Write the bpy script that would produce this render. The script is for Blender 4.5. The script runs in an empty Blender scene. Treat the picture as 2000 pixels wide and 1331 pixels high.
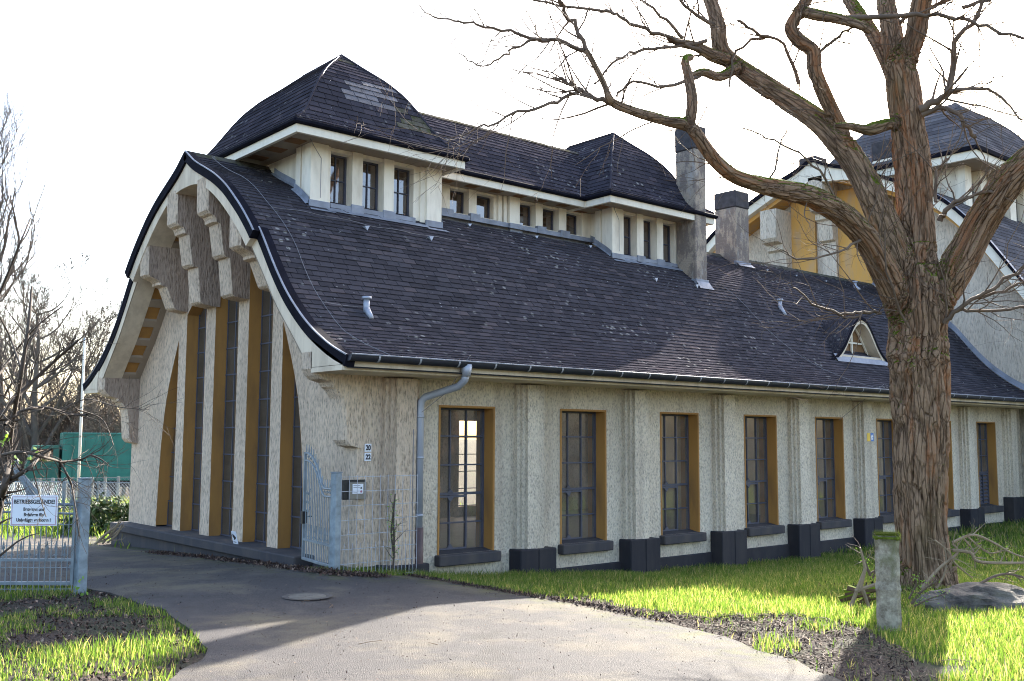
import bpy, math, random
import numpy as np
from mathutils import Vector, Matrix, noise
from mathutils.geometry import delaunay_2d_cdt
random.seed(7); rng = np.random.default_rng(7)
SC = bpy.context.scene; COL = SC.collection
R_ = math.radians

# ------------------------------------------------------------------ camera
F = 1966.0; CX, CY = 1000.0, 665.5
def _n(v): return v/np.linalg.norm(v)
def _ray(x, y): return np.array([(x-CX)/F, (y-CY)/F, 1.0])
_X = _n(_ray(3310, 867)); _Y = _n(_ray(-689, 849))
_a = _n(_X+_Y); _b = _n(_X-_Y); _X = _n(_a+_b); _Y = _n(_a-_b)
RM = np.array([_X, _Y, np.cross(_X, _Y)])
CAM = np.array([-6.1516, -9.9092, 1.65])
def at(px, py, depth): return CAM + RM@_ray(px, py)*depth      # a photo direction at a true distance
def proj(p):
    v = RM.T@(np.array(p)-CAM); return v[0]/v[2]*F+CX, v[1]/v[2]*F+CY
cam_d = bpy.data.cameras.new('camera'); cam = bpy.data.objects.new('camera', cam_d); COL.objects.link(cam)
r_, u_, b_ = RM@[1, 0, 0], RM@[0, -1, 0], -(RM@[0, 0, 1])
cam.matrix_world = Matrix(((r_[0], u_[0], b_[0], CAM[0]), (r_[1], u_[1], b_[1], CAM[1]), (r_[2], u_[2], b_[2], CAM[2]), (0, 0, 0, 1)))
cam_d.sensor_width = 36; cam_d.lens = F/2000*36; cam_d.clip_end = 3000; cam_d.clip_start = .1
SC.camera = cam
# ------------------------------------------------------------------ light
SUN_EL, SUN_AZ = 29.0, 24.6          # azimuth from +X towards +Y
w = bpy.data.worlds.new('World'); SC.world = w; w.use_nodes = True
nt = w.node_tree; sky = nt.nodes.new('ShaderNodeTexSky'); sky.sky_type = 'NISHITA'; sky.sun_disc = False
sky.sun_elevation = R_(SUN_EL); sky.sun_rotation = R_(90-SUN_AZ); sky.air_density = 1.0; sky.dust_density = 3.0; sky.ozone_density = 1.0
bg = nt.nodes['Background']; bg.inputs[1].default_value = .14; nt.links.new(sky.outputs[0], bg.inputs[0])
sl = bpy.data.lights.new('sun', 'SUN'); sl.energy = 4.8; sl.angle = R_(.5); sl.color = (1, .93, .82)
so = bpy.data.objects.new('sun', sl); COL.objects.link(so)
sd = Vector((math.cos(R_(SUN_EL))*math.cos(R_(SUN_AZ)), math.cos(R_(SUN_EL))*math.sin(R_(SUN_AZ)), math.sin(R_(SUN_EL))))
so.rotation_euler = sd.to_track_quat('Z', 'Y').to_euler()
vs = SC.view_settings; vs.view_transform = 'Standard'; vs.look = 'None'; vs.gamma = 1; vs.exposure = 2.25
SC.cycles.filter_width = 1.05; SC.cycles.max_bounces = 8; SC.cycles.transparent_max_bounces = 16

# ------------------------------------------------------------------ object helpers
def tag(o, label=None, cat=None, group=None, kind=None):
    if label: o['label'] = label
    if cat: o['category'] = cat
    if group: o['group'] = group
    if kind: o['kind'] = kind
    return o
def empty(name, loc=(0, 0, 0), label=None, cat=None, group=None):
    o = bpy.data.objects.new(name, None); COL.objects.link(o); o.location = loc
    return tag(o, label, cat, group)
def copy_tree(o, parent=None):
    c = o.copy(); COL.objects.link(c); c.parent = parent
    for ch in list(o.children): copy_tree(ch, c)
    return c
class MB:
    def __init__(s): s.v = []; s.f = []; s.m = []
    def add(s, vs, fs, mat=0):
        b = len(s.v); s.v.extend([tuple(map(float, p)) for p in vs])
        for f in fs: s.f.append(tuple(b+i for i in f)); s.m.append(mat)
        return s
    def box(s, x0, x1, y0, y1, z0, z1, mat=0):
        return s.add([(x0, y0, z0), (x1, y0, z0), (x1, y1, z0), (x0, y1, z0), (x0, y0, z1), (x1, y0, z1), (x1, y1, z1), (x0, y1, z1)],
                     [(0, 3, 2, 1), (4, 5, 6, 7), (0, 1, 5, 4), (1, 2, 6, 5), (2, 3, 7, 6), (3, 0, 4, 7)], mat)
    def cbox(s, x0, x1, y0, y1, z0, z1, c=.02, mat=0):           # box with chamfered edges
        s.add([(x0+c, y0+c, z0), (x1-c, y0+c, z0), (x1-c, y1-c, z0), (x0+c, y1-c, z0),
               (x0, y0+c, z0+c), (x0+c, y0, z0+c), (x1-c, y0, z0+c), (x1, y0+c, z0+c), (x1, y1-c, z0+c), (x1-c, y1, z0+c), (x0+c, y1, z0+c), (x0, y1-c, z0+c),
               (x0, y0+c, z1-c), (x0+c, y0, z1-c), (x1-c, y0, z1-c), (x1, y0+c, z1-c), (x1, y1-c, z1-c), (x1-c, y1, z1-c), (x0+c, y1, z1-c), (x0, y1-c, z1-c),
               (x0+c, y0+c, z1), (x1-c, y0+c, z1), (x1-c, y1-c, z1), (x0+c, y1-c, z1)],
              [(0, 3, 2, 1), (20, 21, 22, 23), (5, 6, 14, 13), (7, 8, 16, 15), (9, 10, 18, 17), (11, 4, 12, 19),
               (4, 5, 13, 12), (6, 7, 15, 14), (8, 9, 17, 16), (10, 11, 19, 18), (0, 1, 6, 5), (1, 2, 8, 7), (2, 3, 10, 9), (3, 0, 4, 11),
               (13, 14, 21, 20), (15, 16, 22, 21), (17, 18, 23, 22), (19, 12, 20, 23), (0, 5, 4), (1, 7, 6), (2, 9, 8), (3, 11, 10), (12, 13, 20), (14, 15, 21), (16, 17, 22), (18, 19, 23)], mat)
        return s
    def prism(s, poly, ax, a, b, mat=0):     # poly in the two other axes
        def P(p, c): q = list(p); q.insert(ax, c); return q
        n = len(poly); vs = [P(p, a) for p in poly]+[P(p, b) for p in poly]
        return s.add(vs, [tuple(range(n)), tuple(range(2*n-1, n-1, -1))]+[(i, i+n, (i+1) % n+n, (i+1) % n) for i in range(n)], mat)
    def strip(s, A, B, mat=0):               # quads between two polylines
        n = len(A); return s.add(list(A)+list(B), [(i, i+1, i+1+n, i+n) for i in range(n-1)], mat)
    def tube(s, pts, rad, n=8, mat=0, cap=True):
        P = [Vector(p) for p in pts]
        if not hasattr(rad, '__len__'): rad = [rad]*len(P)
        vs = []; fr = None
        for i, p in enumerate(P):
            t = (P[min(i+1, len(P)-1)]-P[max(i-1, 0)]).normalized()
            if fr is None: fr = t.orthogonal().normalized()
            fr = (fr-t*fr.dot(t))
            fr = fr.normalized() if fr.length > 1e-6 else t.orthogonal().normalized()
            g = t.cross(fr)
            for k in range(n):
                a = 2*math.pi*k/n; vs.append(p+(fr*math.cos(a)+g*math.sin(a))*rad[i])
        fs = [(i*n+k, i*n+(k+1) % n, (i+1)*n+(k+1) % n, (i+1)*n+k) for i in range(len(P)-1) for k in range(n)]
        if cap: fs += [tuple(range(n-1, -1, -1)), tuple((len(P)-1)*n+k for k in range(n))]
        return s.add(vs, fs, mat)
    def build(s, name, mats, parent=None, smooth=False):
        me = bpy.data.meshes.new(name); me.from_pydata(s.v, [], s.f)
        if not isinstance(mats, (list, tuple)): mats = [mats]
        for m in mats: me.materials.append(m)
        if len(mats) > 1: me.polygons.foreach_set('material_index', s.m)
        if smooth: me.polygons.foreach_set('use_smooth', [True]*len(me.polygons))
        me.update()
        o = bpy.data.objects.new(name, me); COL.objects.link(o)
        if parent: o.parent = parent
        return o
def fast_mesh(name, V, Fq, mat, parent=None, nv=4):
    me = bpy.data.meshes.new(name); V = np.asarray(V, np.float32); Fq = np.asarray(Fq, np.int32)
    me.vertices.add(len(V)); me.vertices.foreach_set('co', V.ravel())
    me.loops.add(Fq.size); me.loops.foreach_set('vertex_index', Fq.ravel())
    me.polygons.add(len(Fq)); me.polygons.foreach_set('loop_start', np.arange(0, Fq.size, nv, dtype=np.int32))
    me.update(calc_edges=True); me.materials.append(mat)
    o = bpy.data.objects.new(name, me); COL.objects.link(o)
    if parent: o.parent = parent
    return o

# ------------------------------------------------------------------ materials
class NT:
    def __init__(s, name):
        s.m = bpy.data.materials.new(name); s.m.use_nodes = True; s.t = s.m.node_tree
        s.b = s.t.nodes['Principled BSDF']; s.out = s.t.nodes['Material Output']; s.co = s.t.nodes.new('ShaderNodeTexCoord')
    def n(s, k, **kw):
        x = s.t.nodes.new(k)
        for a, v in kw.items(): setattr(x, a, v)
        return x
    def l(s, a, b): s.t.links.new(a, b)
    def mapping(s, sc, src='Object'):
        m = s.n('ShaderNodeMapping'); m.inputs['Scale'].default_value = sc; s.l(s.co.outputs[src], m.inputs[0]); return m.outputs[0]
    def noise(s, scale, sc=(1, 1, 1), detail=4, rough=.55, dist=0):
        x = s.n('ShaderNodeTexNoise'); x.inputs['Scale'].default_value = scale; x.inputs['Detail'].default_value = detail
        x.inputs['Roughness'].default_value = rough; x.inputs['Distortion'].default_value = dist
        s.l(s.mapping(sc), x.inputs[0]); return x.outputs[0]
    def vor(s, scale, sc=(1, 1, 1), feat='F1', out=0):
        x = s.n('ShaderNodeTexVoronoi'); x.feature = feat; x.inputs['Scale'].default_value = scale; s.l(s.mapping(sc), x.inputs[0]); return x.outputs[out]
    def ramp(s, src, stops):
        x = s.n('ShaderNodeValToRGB'); e = x.color_ramp.elements
        while len(e) < len(stops): e.new(.5)
        for i, (p, c) in enumerate(stops):
            e[i].position = p; e[i].color = (c, c, c, 1) if not hasattr(c, '__len__') else (*c, 1)
        s.l(src, x.inputs[0]); return x.outputs[0]
    def mix(s, f, a, b, mode='MIX'):
        x = s.n('ShaderNodeMix', data_type='RGBA', blend_type=mode)
        for i, v in ((0, f), (6, a), (7, b)):
            if hasattr(v, 'links'): s.l(v, x.inputs[i])
            elif i == 0: x.inputs[0].default_value = v
            else: x.inputs[i].default_value = (*v, 1)
        return x.outputs[2]
    def math(s, op, a, b=0.0):
        x = s.n('ShaderNodeMath', operation=op)
        for i, v in ((0, a), (1, b)):
            if hasattr(v, 'links'): s.l(v, x.inputs[i])
            else: x.inputs[i].default_value = v
        return x.outputs[0]
    def bump(s, h, dist=.01, st=1.0, prev=None):
        x = s.n('ShaderNodeBump'); x.inputs['Strength'].default_value = st; x.inputs['Distance'].default_value = dist; s.l(h, x.inputs['Height'])
        if prev is not None: s.l(prev, x.inputs['Normal'])
        s.l(x.outputs[0], s.b.inputs['Normal']); return x.outputs[0]
    def col(s, c):
        if hasattr(c, 'links'): s.l(c, s.b.inputs['Base Color'])
        else: s.b.inputs['Base Color'].default_value = (*c, 1)
    def rough(s, r): s.b.inputs['Roughness'].default_value = r; return s
def plain(name, c, rough=.6, metal=0, var=.12, scale=6, bump=.002):
    k = NT(name); n_ = k.noise(scale, detail=6)
    k.col(k.mix(k.ramp(n_, [(.3, 0), (.7, 1)]), tuple(x*(1-var) for x in c), tuple(min(1, x*(1+var)) for x in c)))
    k.rough(rough); k.b.inputs['Metallic'].default_value = metal
    if bump: k.bump(k.noise(scale*12), bump)
    return k.m
def stucco(name, c, dark, hscale=55, vs=.28, depth=.02, dirt=(.20, .15, .10), dirt_amt=.6, pit=.55):
    k = NT(name)
    a = k.noise(hscale, (1, 1, vs), 6, .75, .4)
    a2 = k.noise(hscale*.45, (1, 1, vs*.8), 4, .6, .3)
    v = k.vor(hscale*.8, (1, 1, vs*.8))
    grain = k.math('ADD', k.math('ADD', k.math('MULTIPLY', a, .55), k.math('MULTIPLY', a2, .3)), k.math('MULTIPLY', v, .25))
    pits = k.ramp(grain, [(.42, 1), (.50, .45), (.60, 0)])
    big = k.ramp(k.noise(1.1, (1, 1, .6), 4), [(.35, 0), (.7, 1)])
    streak = k.ramp(k.noise(4, (1, 1, .07), 4), [(.50, 0), (.72, 1)])
    base = k.mix(big, c, tuple(x*.80 for x in c))
    base = k.mix(k.math('MULTIPLY', streak, dirt_amt*.6), base, dirt)
    base = k.mix(k.math('MULTIPLY', pits, pit), base, dark)
    k.col(base); k.rough(.95); k.b.inputs['Specular IOR Level'].default_value = .1
    k.bump(grain, depth, 1.0)
    return k.m
M = {}
M['stucco_gable'] = stucco('stucco_gable', (.92, .74, .57), (.22, .155, .11), 60, .33, .07, (.38, .27, .20), .35, .70)
M['stucco_side'] = stucco('stucco_side', (.92, .81, .66), (.25, .20, .16), 60, .6, .07, (.36, .26, .19), .7, .60)
M['stucco_corbel'] = stucco('stucco_corbel', (.50, .38, .30), (.15, .11, .085), 52, .28, .06, (.26, .19, .15), .45, .70)  # corbel sides: same stucco, darker shading and brown dirt put into the colour
M['stucco_far'] = stucco('stucco_far', (.74, .64, .52), (.24, .20, .16), 40, .3, .05, (.36, .29, .23), .5, .6)
def weathered(name, c, stain, amt, rough=.75):
    k = NT(name)
    s1 = k.ramp(k.noise(3.2, (1, 1, .35), 6, .6), [(.46, 0), (.72, 1)])
    s2 = k.ramp(k.noise(14, (1, 1, .15), 4), [(.5, 0), (.8, 1)])
    b = k.mix(k.math('MULTIPLY', s1, amt), c, stain); b = k.mix(k.math('MULTIPLY', s2, amt*.5), b, stain)
    k.col(b); k.rough(rough); k.bump(k.noise(60, detail=5), .003, .6); return k.m
M['cream'] = weathered('cream_paint', (.66, .56, .43), (.30, .23, .16), .6)
M['white'] = weathered('white_paint', (.84, .76, .63), (.42, .35, .26), .6)
M['fascia'] = weathered('fascia_white', (.80, .74, .62), (.40, .33, .25), .35)
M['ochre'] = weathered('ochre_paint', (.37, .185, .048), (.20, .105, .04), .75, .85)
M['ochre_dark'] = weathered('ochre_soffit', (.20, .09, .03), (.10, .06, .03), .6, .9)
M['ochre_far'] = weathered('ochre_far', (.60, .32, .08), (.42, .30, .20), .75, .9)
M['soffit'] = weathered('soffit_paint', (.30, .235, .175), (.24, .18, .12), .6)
M['basalt'] = weathered('basalt_plinth', (.013, .012, .018), (.045, .038, .038), .6, .85)
M['ledge'] = weathered('ledge_stone', (.035, .033, .040), (.085, .070, .062), .6, .85)
M['frame'] = plain('steel_frame', (.060, .062, .088), .6, 0, .15)
M['darktrim'] = plain('dark_trim', (.010, .010, .016), .8, 0, .3); M['darktrim'].node_tree.nodes['Principled BSDF'].inputs['IOR'].default_value = 1.1
M['gutter'] = plain('gutter_metal', (.025, .027, .042), .45, .2, .2)
M['zinc'] = plain('zinc_sheet', (.22, .235, .28), .6, .1, .25, 5)
M['zincpipe'] = plain('zinc_pipe', (.36, .38, .44), .5, .3, .1, 5)
M['rust'] = plain('brown_pipe', (.09, .055, .055), .6, 0, .3)
M['galv'] = plain('galvanised_steel', (.20, .235, .265), .5, .2, .25, 7)
M['galvp'] = plain('galvanised_post', (.20, .245, .28), .5, .2, .4, 9)
M['wire'] = plain('conductor_wire', (.20, .19, .20), .5, .3, .1)
M['black'] = plain('black_paint', (.012, .012, .014), .5, 0, .1)
M['signwhite'] = plain('sign_enamel', (.72, .74, .80), .3, 0, .03, 3, 0)
M['signblack'] = plain('sign_lettering', (.012, .012, .02), .5, 0, .05, 3, 0)
M['signred'] = plain('sign_border', (.30, .05, .12), .5, 0, .05, 3, 0)
M['blue'] = plain('badge_blue', (.03, .16, .50), .4, 0, .05)
M['yellow'] = plain('badge_yellow', (.75, .48, .04), .4, 0, .1)
M['interior'] = weathered('interior_wall', (.50, .42, .28), (.32, .25, .16), .4)
M['floor'] = plain('interior_floor', (.16, .14, .12), .7)
M['brown_in'] = plain('interior_boards', (.20, .11, .05), .7)

def slate_mat(name, c=(.054, .050, .057), lich=1.0, moss=.0):
    k = NT(name); g = k.n('ShaderNodeNewGeometry')
    isl = g.outputs['Random Per Island']
    base = k.ramp(isl, [(0, tuple(x*.74 for x in c)), (.55, c), (.88, tuple(x*1.2 for x in c)), (1, (c[0]*1.6, c[1]*1.45, c[2]*1.35))])
    blot = k.ramp(k.noise(1.3, detail=5), [(.4, 0), (.7, 1)])
    base = k.mix(k.math('MULTIPLY', blot, .5), base, (.066, .058, .066))
    # lichen discs in clusters
    d = k.vor(9, feat='F1'); spot = k.ramp(d, [(.20, 1), (.32, 0)])
    clus = k.ramp(k.noise(.75, (1, 1.4, 1), 3), [(.47, 0), (.60, 1)])
    pick = k.ramp(k.vor(9, out=1), [(.50, 0), (.56, 1)])
    f = k.math('MULTIPLY', k.math('MULTIPLY', spot, clus), k.math('MULTIPLY', pick, .8*lich))
    base = k.mix(f, base, (.34, .33, .31))
    d2 = k.ramp(k.vor(20), [(.18, 1), (.30, 0)]); c2 = k.ramp(k.noise(2.2, detail=3), [(.48, 0), (.62, 1)]); p2 = k.ramp(k.vor(20, out=1), [(.78, 0), (.82, 1)])
    base = k.mix(k.math('MULTIPLY', k.math('MULTIPLY', d2, c2), k.math('MULTIPLY', p2, .9*lich)), base, (.42, .42, .42))
    if moss:
        mm = k.ramp(k.noise(9, detail=6, rough=.7), [(.56-.1*moss, 0), (.66, 1)])
        base = k.mix(k.math('MULTIPLY', mm, .85), base, (.05, .055, .02))
    k.col(base); k.b.inputs['Roughness'].default_value = .6; k.b.inputs['IOR'].default_value = 1.0
    k.bump(k.noise(45, detail=5), .006, .7); return k.m
M['slate'] = slate_mat('slate', lich=.7)
M['slate_top'] = slate_mat('slate_lantern', (.042, .039, .049), .6)
M['slate_base'] = plain('slate_underlay', (.010, .010, .014), .8)
M['slate_patch'] = plain('roof_patch', (.085, .083, .098), .7, 0, .4, 6)
M['slate_haze'] = slate_mat('slate_haze', (.12, .112, .118), .2)  # far roofs: slate paled, distance haze put into its colour
M['slate_old'] = slate_mat('slate_moss', (.10, .09, .075), 1.0, 1.0)

def glass(name, tint, refl, diff, dcol, rough=.03):
    k = NT(name); t = k.t; t.nodes.remove(k.b)
    tr = k.n('ShaderNodeBsdfTransparent'); tr.inputs[0].default_value = (*tint, 1)
    gl = k.n('ShaderNodeBsdfGlossy'); gl.inputs['Roughness'].default_value = rough; gl.inputs[0].default_value = (.95, .95, 1, 1)
    df = k.n('ShaderNodeBsdfDiffuse'); df.inputs[0].default_value = (*dcol, 1)
    fr = k.n('ShaderNodeFresnel'); fr.inputs[0].default_value = refl
    bp = k.n('ShaderNodeBump'); bp.inputs['Distance'].default_value = .004; bp.inputs['Strength'].default_value = .35
    k.l(k.noise(3.5, detail=2), bp.inputs['Height']); k.l(bp.outputs[0], gl.inputs['Normal']); k.l(bp.outputs[0], fr.inputs['Normal'])
    m1 = k.n('ShaderNodeMixShader'); m2 = k.n('ShaderNodeMixShader')
    dn = k.math('MULTIPLY', k.ramp(k.noise(4, detail=4), [(.3, .5), (.7, 1)]), diff)
    k.l(dn, m1.inputs[0]); k.l(tr.outputs[0], m1.inputs[1]); k.l(df.outputs[0], m1.inputs[2])
    k.l(fr.outputs[0], m2.inputs[0]); k.l(m1.outputs[0], m2.inputs[1]); k.l(gl.outputs[0], m2.inputs[2]); k.l(m2.outputs[0], k.out.inputs[0])
    return k.m
M['glass'] = glass('window_glass', (.88, .85, .80), 1.5, .30, (.40, .34, .29))
M['glass_gable'] = glass('gable_glass', (.90, .86, .78), 1.5, .22, (.34, .29, .24), .06)
M['glass_lantern'] = glass('lantern_glass', (.60, .50, .40), 2.6, .25, (.16, .09, .05))

# ------------------------------------------------------------------ terrain height
_cp = np.array([(-.5, -.35, .22), (.05, -.1, .14), (1.13, -.1, .01), (2.6, -.1, -.1), (4.7, -.1, -.26), (7.8, -.1, -.34), (10.9, -.1, -.30), (14, -.1, -.22), (17.5, -.1, -.11),
  (-.3, 1.2, .12), (-.3, 4, .02), (-.3, 7.4, -.12), (-2.9, .2, .16), (-6, -10, .2), (-3, -5, .19), (2, -5.5, .12), (4.8, -4.2, .0), (1.2, -2, .04), (8, -3.5, -.2), (12, -4, -.15), (18, -4, -.08),
  (-1.5, -2, .17), (-4, 5, .0), (-2, 9, -.16), (-1, 13, -.25), (2, 20, -.6), (8, 34, -1.15), (-10, 10, -.1), (-12, 0, .15), (-12, -12, .2), (0, -14, .2), (10, -12, .1), (20, -12, .1), (30, 0, 0), (30, 20, -.3), (0, 34, -1.1), (-20, 30, -1), (-30, 0, 0)])
def _phi(r): return r
_d = np.hypot(_cp[:, None, 0]-_cp[None, :, 0], _cp[:, None, 1]-_cp[None, :, 1])
_A = np.block([[_phi(_d), np.ones((len(_cp), 1))], [np.ones((1, len(_cp))), np.zeros((1, 1))]])
_w = np.linalg.solve(_A, np.append(_cp[:, 2], 0))
def H(x, y):
    x = np.asarray(x, float); y = np.asarray(y, float)
    r = np.hypot(x[..., None]-_cp[:, 0], y[..., None]-_cp[:, 1])
    return np.clip(r@_w[:-1]+_w[-1], -1.3, .4)
def ground(px, py):
    z = .1
    for _ in range(12):
        d = RM@_ray(px, py); p = CAM+d*(z-CAM[2])/d[2]; z = .5*z+.5*float(H(p[0], p[1]))
    return np.array([p[0], p[1], float(H(p[0], p[1]))])
# ------------------------------------------------------------------ ground
def smooth_noise(x, y, s, seed=0): return noise.noise(Vector((x*s+seed*7.3, y*s-seed*3.1, seed*1.7)))
k = NT('soil')
g1 = k.ramp(k.noise(1.2, detail=6), [(.42, 0), (.6, 1)]); g2 = k.noise(30, detail=6, rough=.7)
c_ = k.mix(g2, (.020, .012, .009), (.065, .040, .028)); c_ = k.mix(k.math('MULTIPLY', g1, .55), c_, (.035, .06, .012))
k.col(c_); k.rough(.95); k.bump(k.noise(22, detail=8, rough=.75), .05, 1); M['soil'] = k.m
k = NT('asphalt')
sp = k.vor(120); n1 = k.noise(75, detail=5, rough=.8); big = k.ramp(k.noise(.7, detail=5), [(.35, 0), (.7, 1)]); dust = k.ramp(k.noise(2.2, (1, 1, 1), 7, .65), [(.45, 0), (.7, 1)])
c_ = k.mix(k.ramp(n1, [(.38, 0), (.62, 1)]), (.006, .006, .008), (.086, .076, .074)); c_ = k.mix(k.math('MULTIPLY', big, .45), c_, (.046, .043, .048)); c_ = k.mix(k.math('MULTIPLY', dust, .4), c_, (.125, .11, .095))
mossn = k.ramp(k.noise(5, detail=6), [(.45, 0), (.62, 1)])
at_ = k.n('ShaderNodeAttribute'); at_.attribute_name = 'edge'
c_ = k.mix(k.math('MULTIPLY', mossn, at_.outputs['Fac']), c_, (.075, .08, .02))
wn = k.n('ShaderNodeTexNoise'); wn.inputs['Scale'].default_value = 3; k.l(k.co.outputs['Object'], wn.inputs[0]); va = k.n('ShaderNodeVectorMath', operation='ADD'); vm = k.n('ShaderNodeVectorMath', operation='SCALE'); vm.inputs[3].default_value = .35; k.l(wn.outputs[1], vm.inputs[0]); k.l(k.co.outputs['Object'], va.inputs[0]); k.l(vm.outputs[0], va.inputs[1])
cv = k.n('ShaderNodeTexVoronoi'); cv.feature = 'DISTANCE_TO_EDGE'; cv.inputs['Scale'].default_value = .55; k.l(va.outputs[0], cv.inputs[0]); crk = k.ramp(cv.outputs[0], [(.003, 1), (.009, 0)]); cm_ = k.ramp(k.noise(.6, detail=2), [(.5, 0), (.56, .8)])
c_ = k.mix(k.math('MULTIPLY', crk, cm_), c_, (.012, .011, .01)); st = k.ramp(k.noise(1.6, (1, 1, 1), 7, .7), [(.54, 0), (.66, .7)]); c_ = k.mix(st, c_, (.028, .024, .022))
yl = k.ramp(k.noise(1.1, detail=6), [(.48, 0), (.68, .5)]); c_ = k.mix(yl, c_, (.16, .13, .075))
k.col(c_); k.rough(.85); k.b.inputs['Specular IOR Level'].default_value = .35
k.bump(k.math('ADD', sp, k.math('MULTIPLY', n1, .8)), .006, 1); M['asphalt'] = k.m
def axis_pts(lo, hi, a, b, fine):
    c = list(np.arange(a, b+1e-6, fine)); s = fine; x = c[-1]
    while x < hi: s *= 1.35; x += s; c.append(min(x, hi))
    s = fine; x = c[0]; left = []
    while x > lo: s *= 1.35; x -= s; left.append(max(x, lo))
    return np.array(left[::-1]+c)
gx = axis_pts(-600, 900, -8, 19, .16); gy = axis_pts(-300, 1200, -12, 12, .16)
XX, YY = np.meshgrid(gx, gy, indexing='ij'); ZZ = H(XX, YY)
ins = (XX > .1) & (XX < 17.5) & (YY > .1) & (YY < 6.9); ZZ = np.where(ins, ZZ-.4, ZZ)
nx, ny = XX.shape; ii = np.arange(nx*ny).reshape(nx, ny)
Q = np.stack([ii[:-1, :-1], ii[1:, :-1], ii[1:, 1:], ii[:-1, 1:]], -1).reshape(-1, 4)
tag(fast_mesh('ground', np.stack([XX, YY, ZZ], -1).reshape(-1, 3), Q, M['soil']), kind='structure')

edge_r = [(800, 1130), (850, 1138), (950, 1155), (1040, 1171), (1120, 1184), (1200, 1200), (1300, 1222), (1400, 1250), (1500, 1285), (1580, 1312), (1650, 1345), (1800, 1430)]
edge_l = [(250, 1420), (330, 1338), (385, 1300), (402, 1275), (385, 1248), (345, 1218), (300, 1192), (230, 1170), (165, 1152), (0, 1148), (-200, 1145)]
edge_f = [(-200, 1045), (0, 1032), (130, 1025), (225, 1006), (236, 1020), (196, 1052), (186, 1068), (300, 1084), (400, 1094), (500, 1106), (600, 1120), (660, 1128), (740, 1131)]
er = [ground(*p)[:2] for p in edge_r]; el = [ground(*p)[:2] for p in edge_l]; ef = [ground(*p)[:2] for p in edge_f]
loop = er+[np.array((-1, -13.)), np.array((-9, -13.)), np.array((-5.5, -8.))]+el+ef
def densify(P, step=.12, jit=.03):
    out = []
    for i in range(len(P)):
        a, b = P[i], P[(i+1) % len(P)]; L = np.linalg.norm(b-a); n = max(1, int(L/step))
        for j in range(n):
            p = a+(b-a)*j/n; out.append(p+jit*np.array([smooth_noise(p[0], p[1], 3, 1), smooth_noise(p[0], p[1], 3, 2)])*2)
    return out
def inpoly(P, x, y):
    x = np.asarray(x); y = np.asarray(y); c = np.zeros(x.shape, bool); P = np.array(P)
    for i in range(len(P)):
        x0, y0 = P[i-1]; x1, y1 = P[i]
        if y0 == y1: continue
        m = ((y0 > y) != (y1 > y)) & (x < (x1-x0)*(y-y0)/(y1-y0)+x0); c ^= m
    return c
def pdist(P, x, y):
    d = np.full(np.shape(x), 1e9); P = np.array(P)
    for i in range(len(P)-1):
        a = P[i]; v = P[i+1]-a; t = np.clip(((x-a[0])*v[0]+(y-a[1])*v[1])/(v@v+1e-9), 0, 1)
        d = np.minimum(d, np.hypot(x-a[0]-t*v[0], y-a[1]-t*v[1]))
    return d
ROAD = densify(loop)
gi = [(x, y) for x in np.arange(-14, 6, .22) for y in np.arange(-13, 22, .22)]
gi = np.array(gi); m_ = inpoly(ROAD, gi[:, 0], gi[:, 1]) & (pdist(ROAD+[ROAD[0]], gi[:, 0], gi[:, 1]) > .1); gi = gi[m_]
pts = [Vector(p) for p in ROAD]+[Vector(p) for p in gi]; nb = len(ROAD)
ov, oe, of, *_ = delaunay_2d_cdt(pts, [(i, (i+1) % nb) for i in range(nb)], [], 1, 1e-5)
ox = np.array([v.x for v in ov]); oy = np.array([v.y for v in ov]); oz = H(ox, oy)
mb = MB(); mb.v = [(a, b, c+.03) for a, b, c in zip(ox, oy, oz)]; mb.f = [tuple(f) for f in of]; mb.m = [0]*len(mb.f)
ring = [(p[0], p[1]) for p in ROAD]
mb.strip([(x, y, float(H(x, y))+.03) for x, y in ring], [(x, y, float(H(x, y))-.05) for x, y in ring])
road = mb.build('road', M['asphalt'], smooth=True); tag(road, kind='structure')
de = pdist(ef[5:]+er[:9], np.array([v[0] for v in mb.v]), np.array([v[1] for v in mb.v]))
a_ = road.data.attributes.new('edge', 'FLOAT', 'POINT'); a_.data.foreach_set('value', np.clip(1-de/.55, 0, 1).astype(np.float32))

# ------------------------------------------------------------------ roof profile of the hall
AX = 3.52
PW = np.array([0, .3, .7, 1.0, 1.35, 1.8, 2.12, 2.23, 2.4, 2.55, 2.8, 3.03, 3.3, 3.55, 3.9, 4.2, 4.3]); PZ = np.array([5.60, 5.40, 5.22, 5.08, 4.87, 4.51, 4.20, 4.07, 3.85, 3.66, 3.38, 3.17, 2.96, 2.80, 2.62, 2.51, 2.475])
def smoothed(X, Z, n=240, sg=5):
    xs = np.linspace(X[0], X[-1], n); z = np.interp(xs, X, Z); kx = np.arange(-3*sg, 3*sg+1); kk = np.exp(-kx**2/2/sg**2); kk /= kk.sum()
    zp = np.concatenate([2*z[0]-z[1:3*sg+1][::-1], z, 2*z[-1]-z[-3*sg-1:-1][::-1]]); return xs, np.convolve(zp, kk, 'valid')
PWs, PZs = smoothed(PW, PZ)
def zroof(wd): return float(np.interp(abs(wd), PWs, PZs))
_arc = np.concatenate([[0], np.cumsum(np.hypot(np.diff(PWs), np.diff(PZs)))])     # arc from ridge
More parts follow.
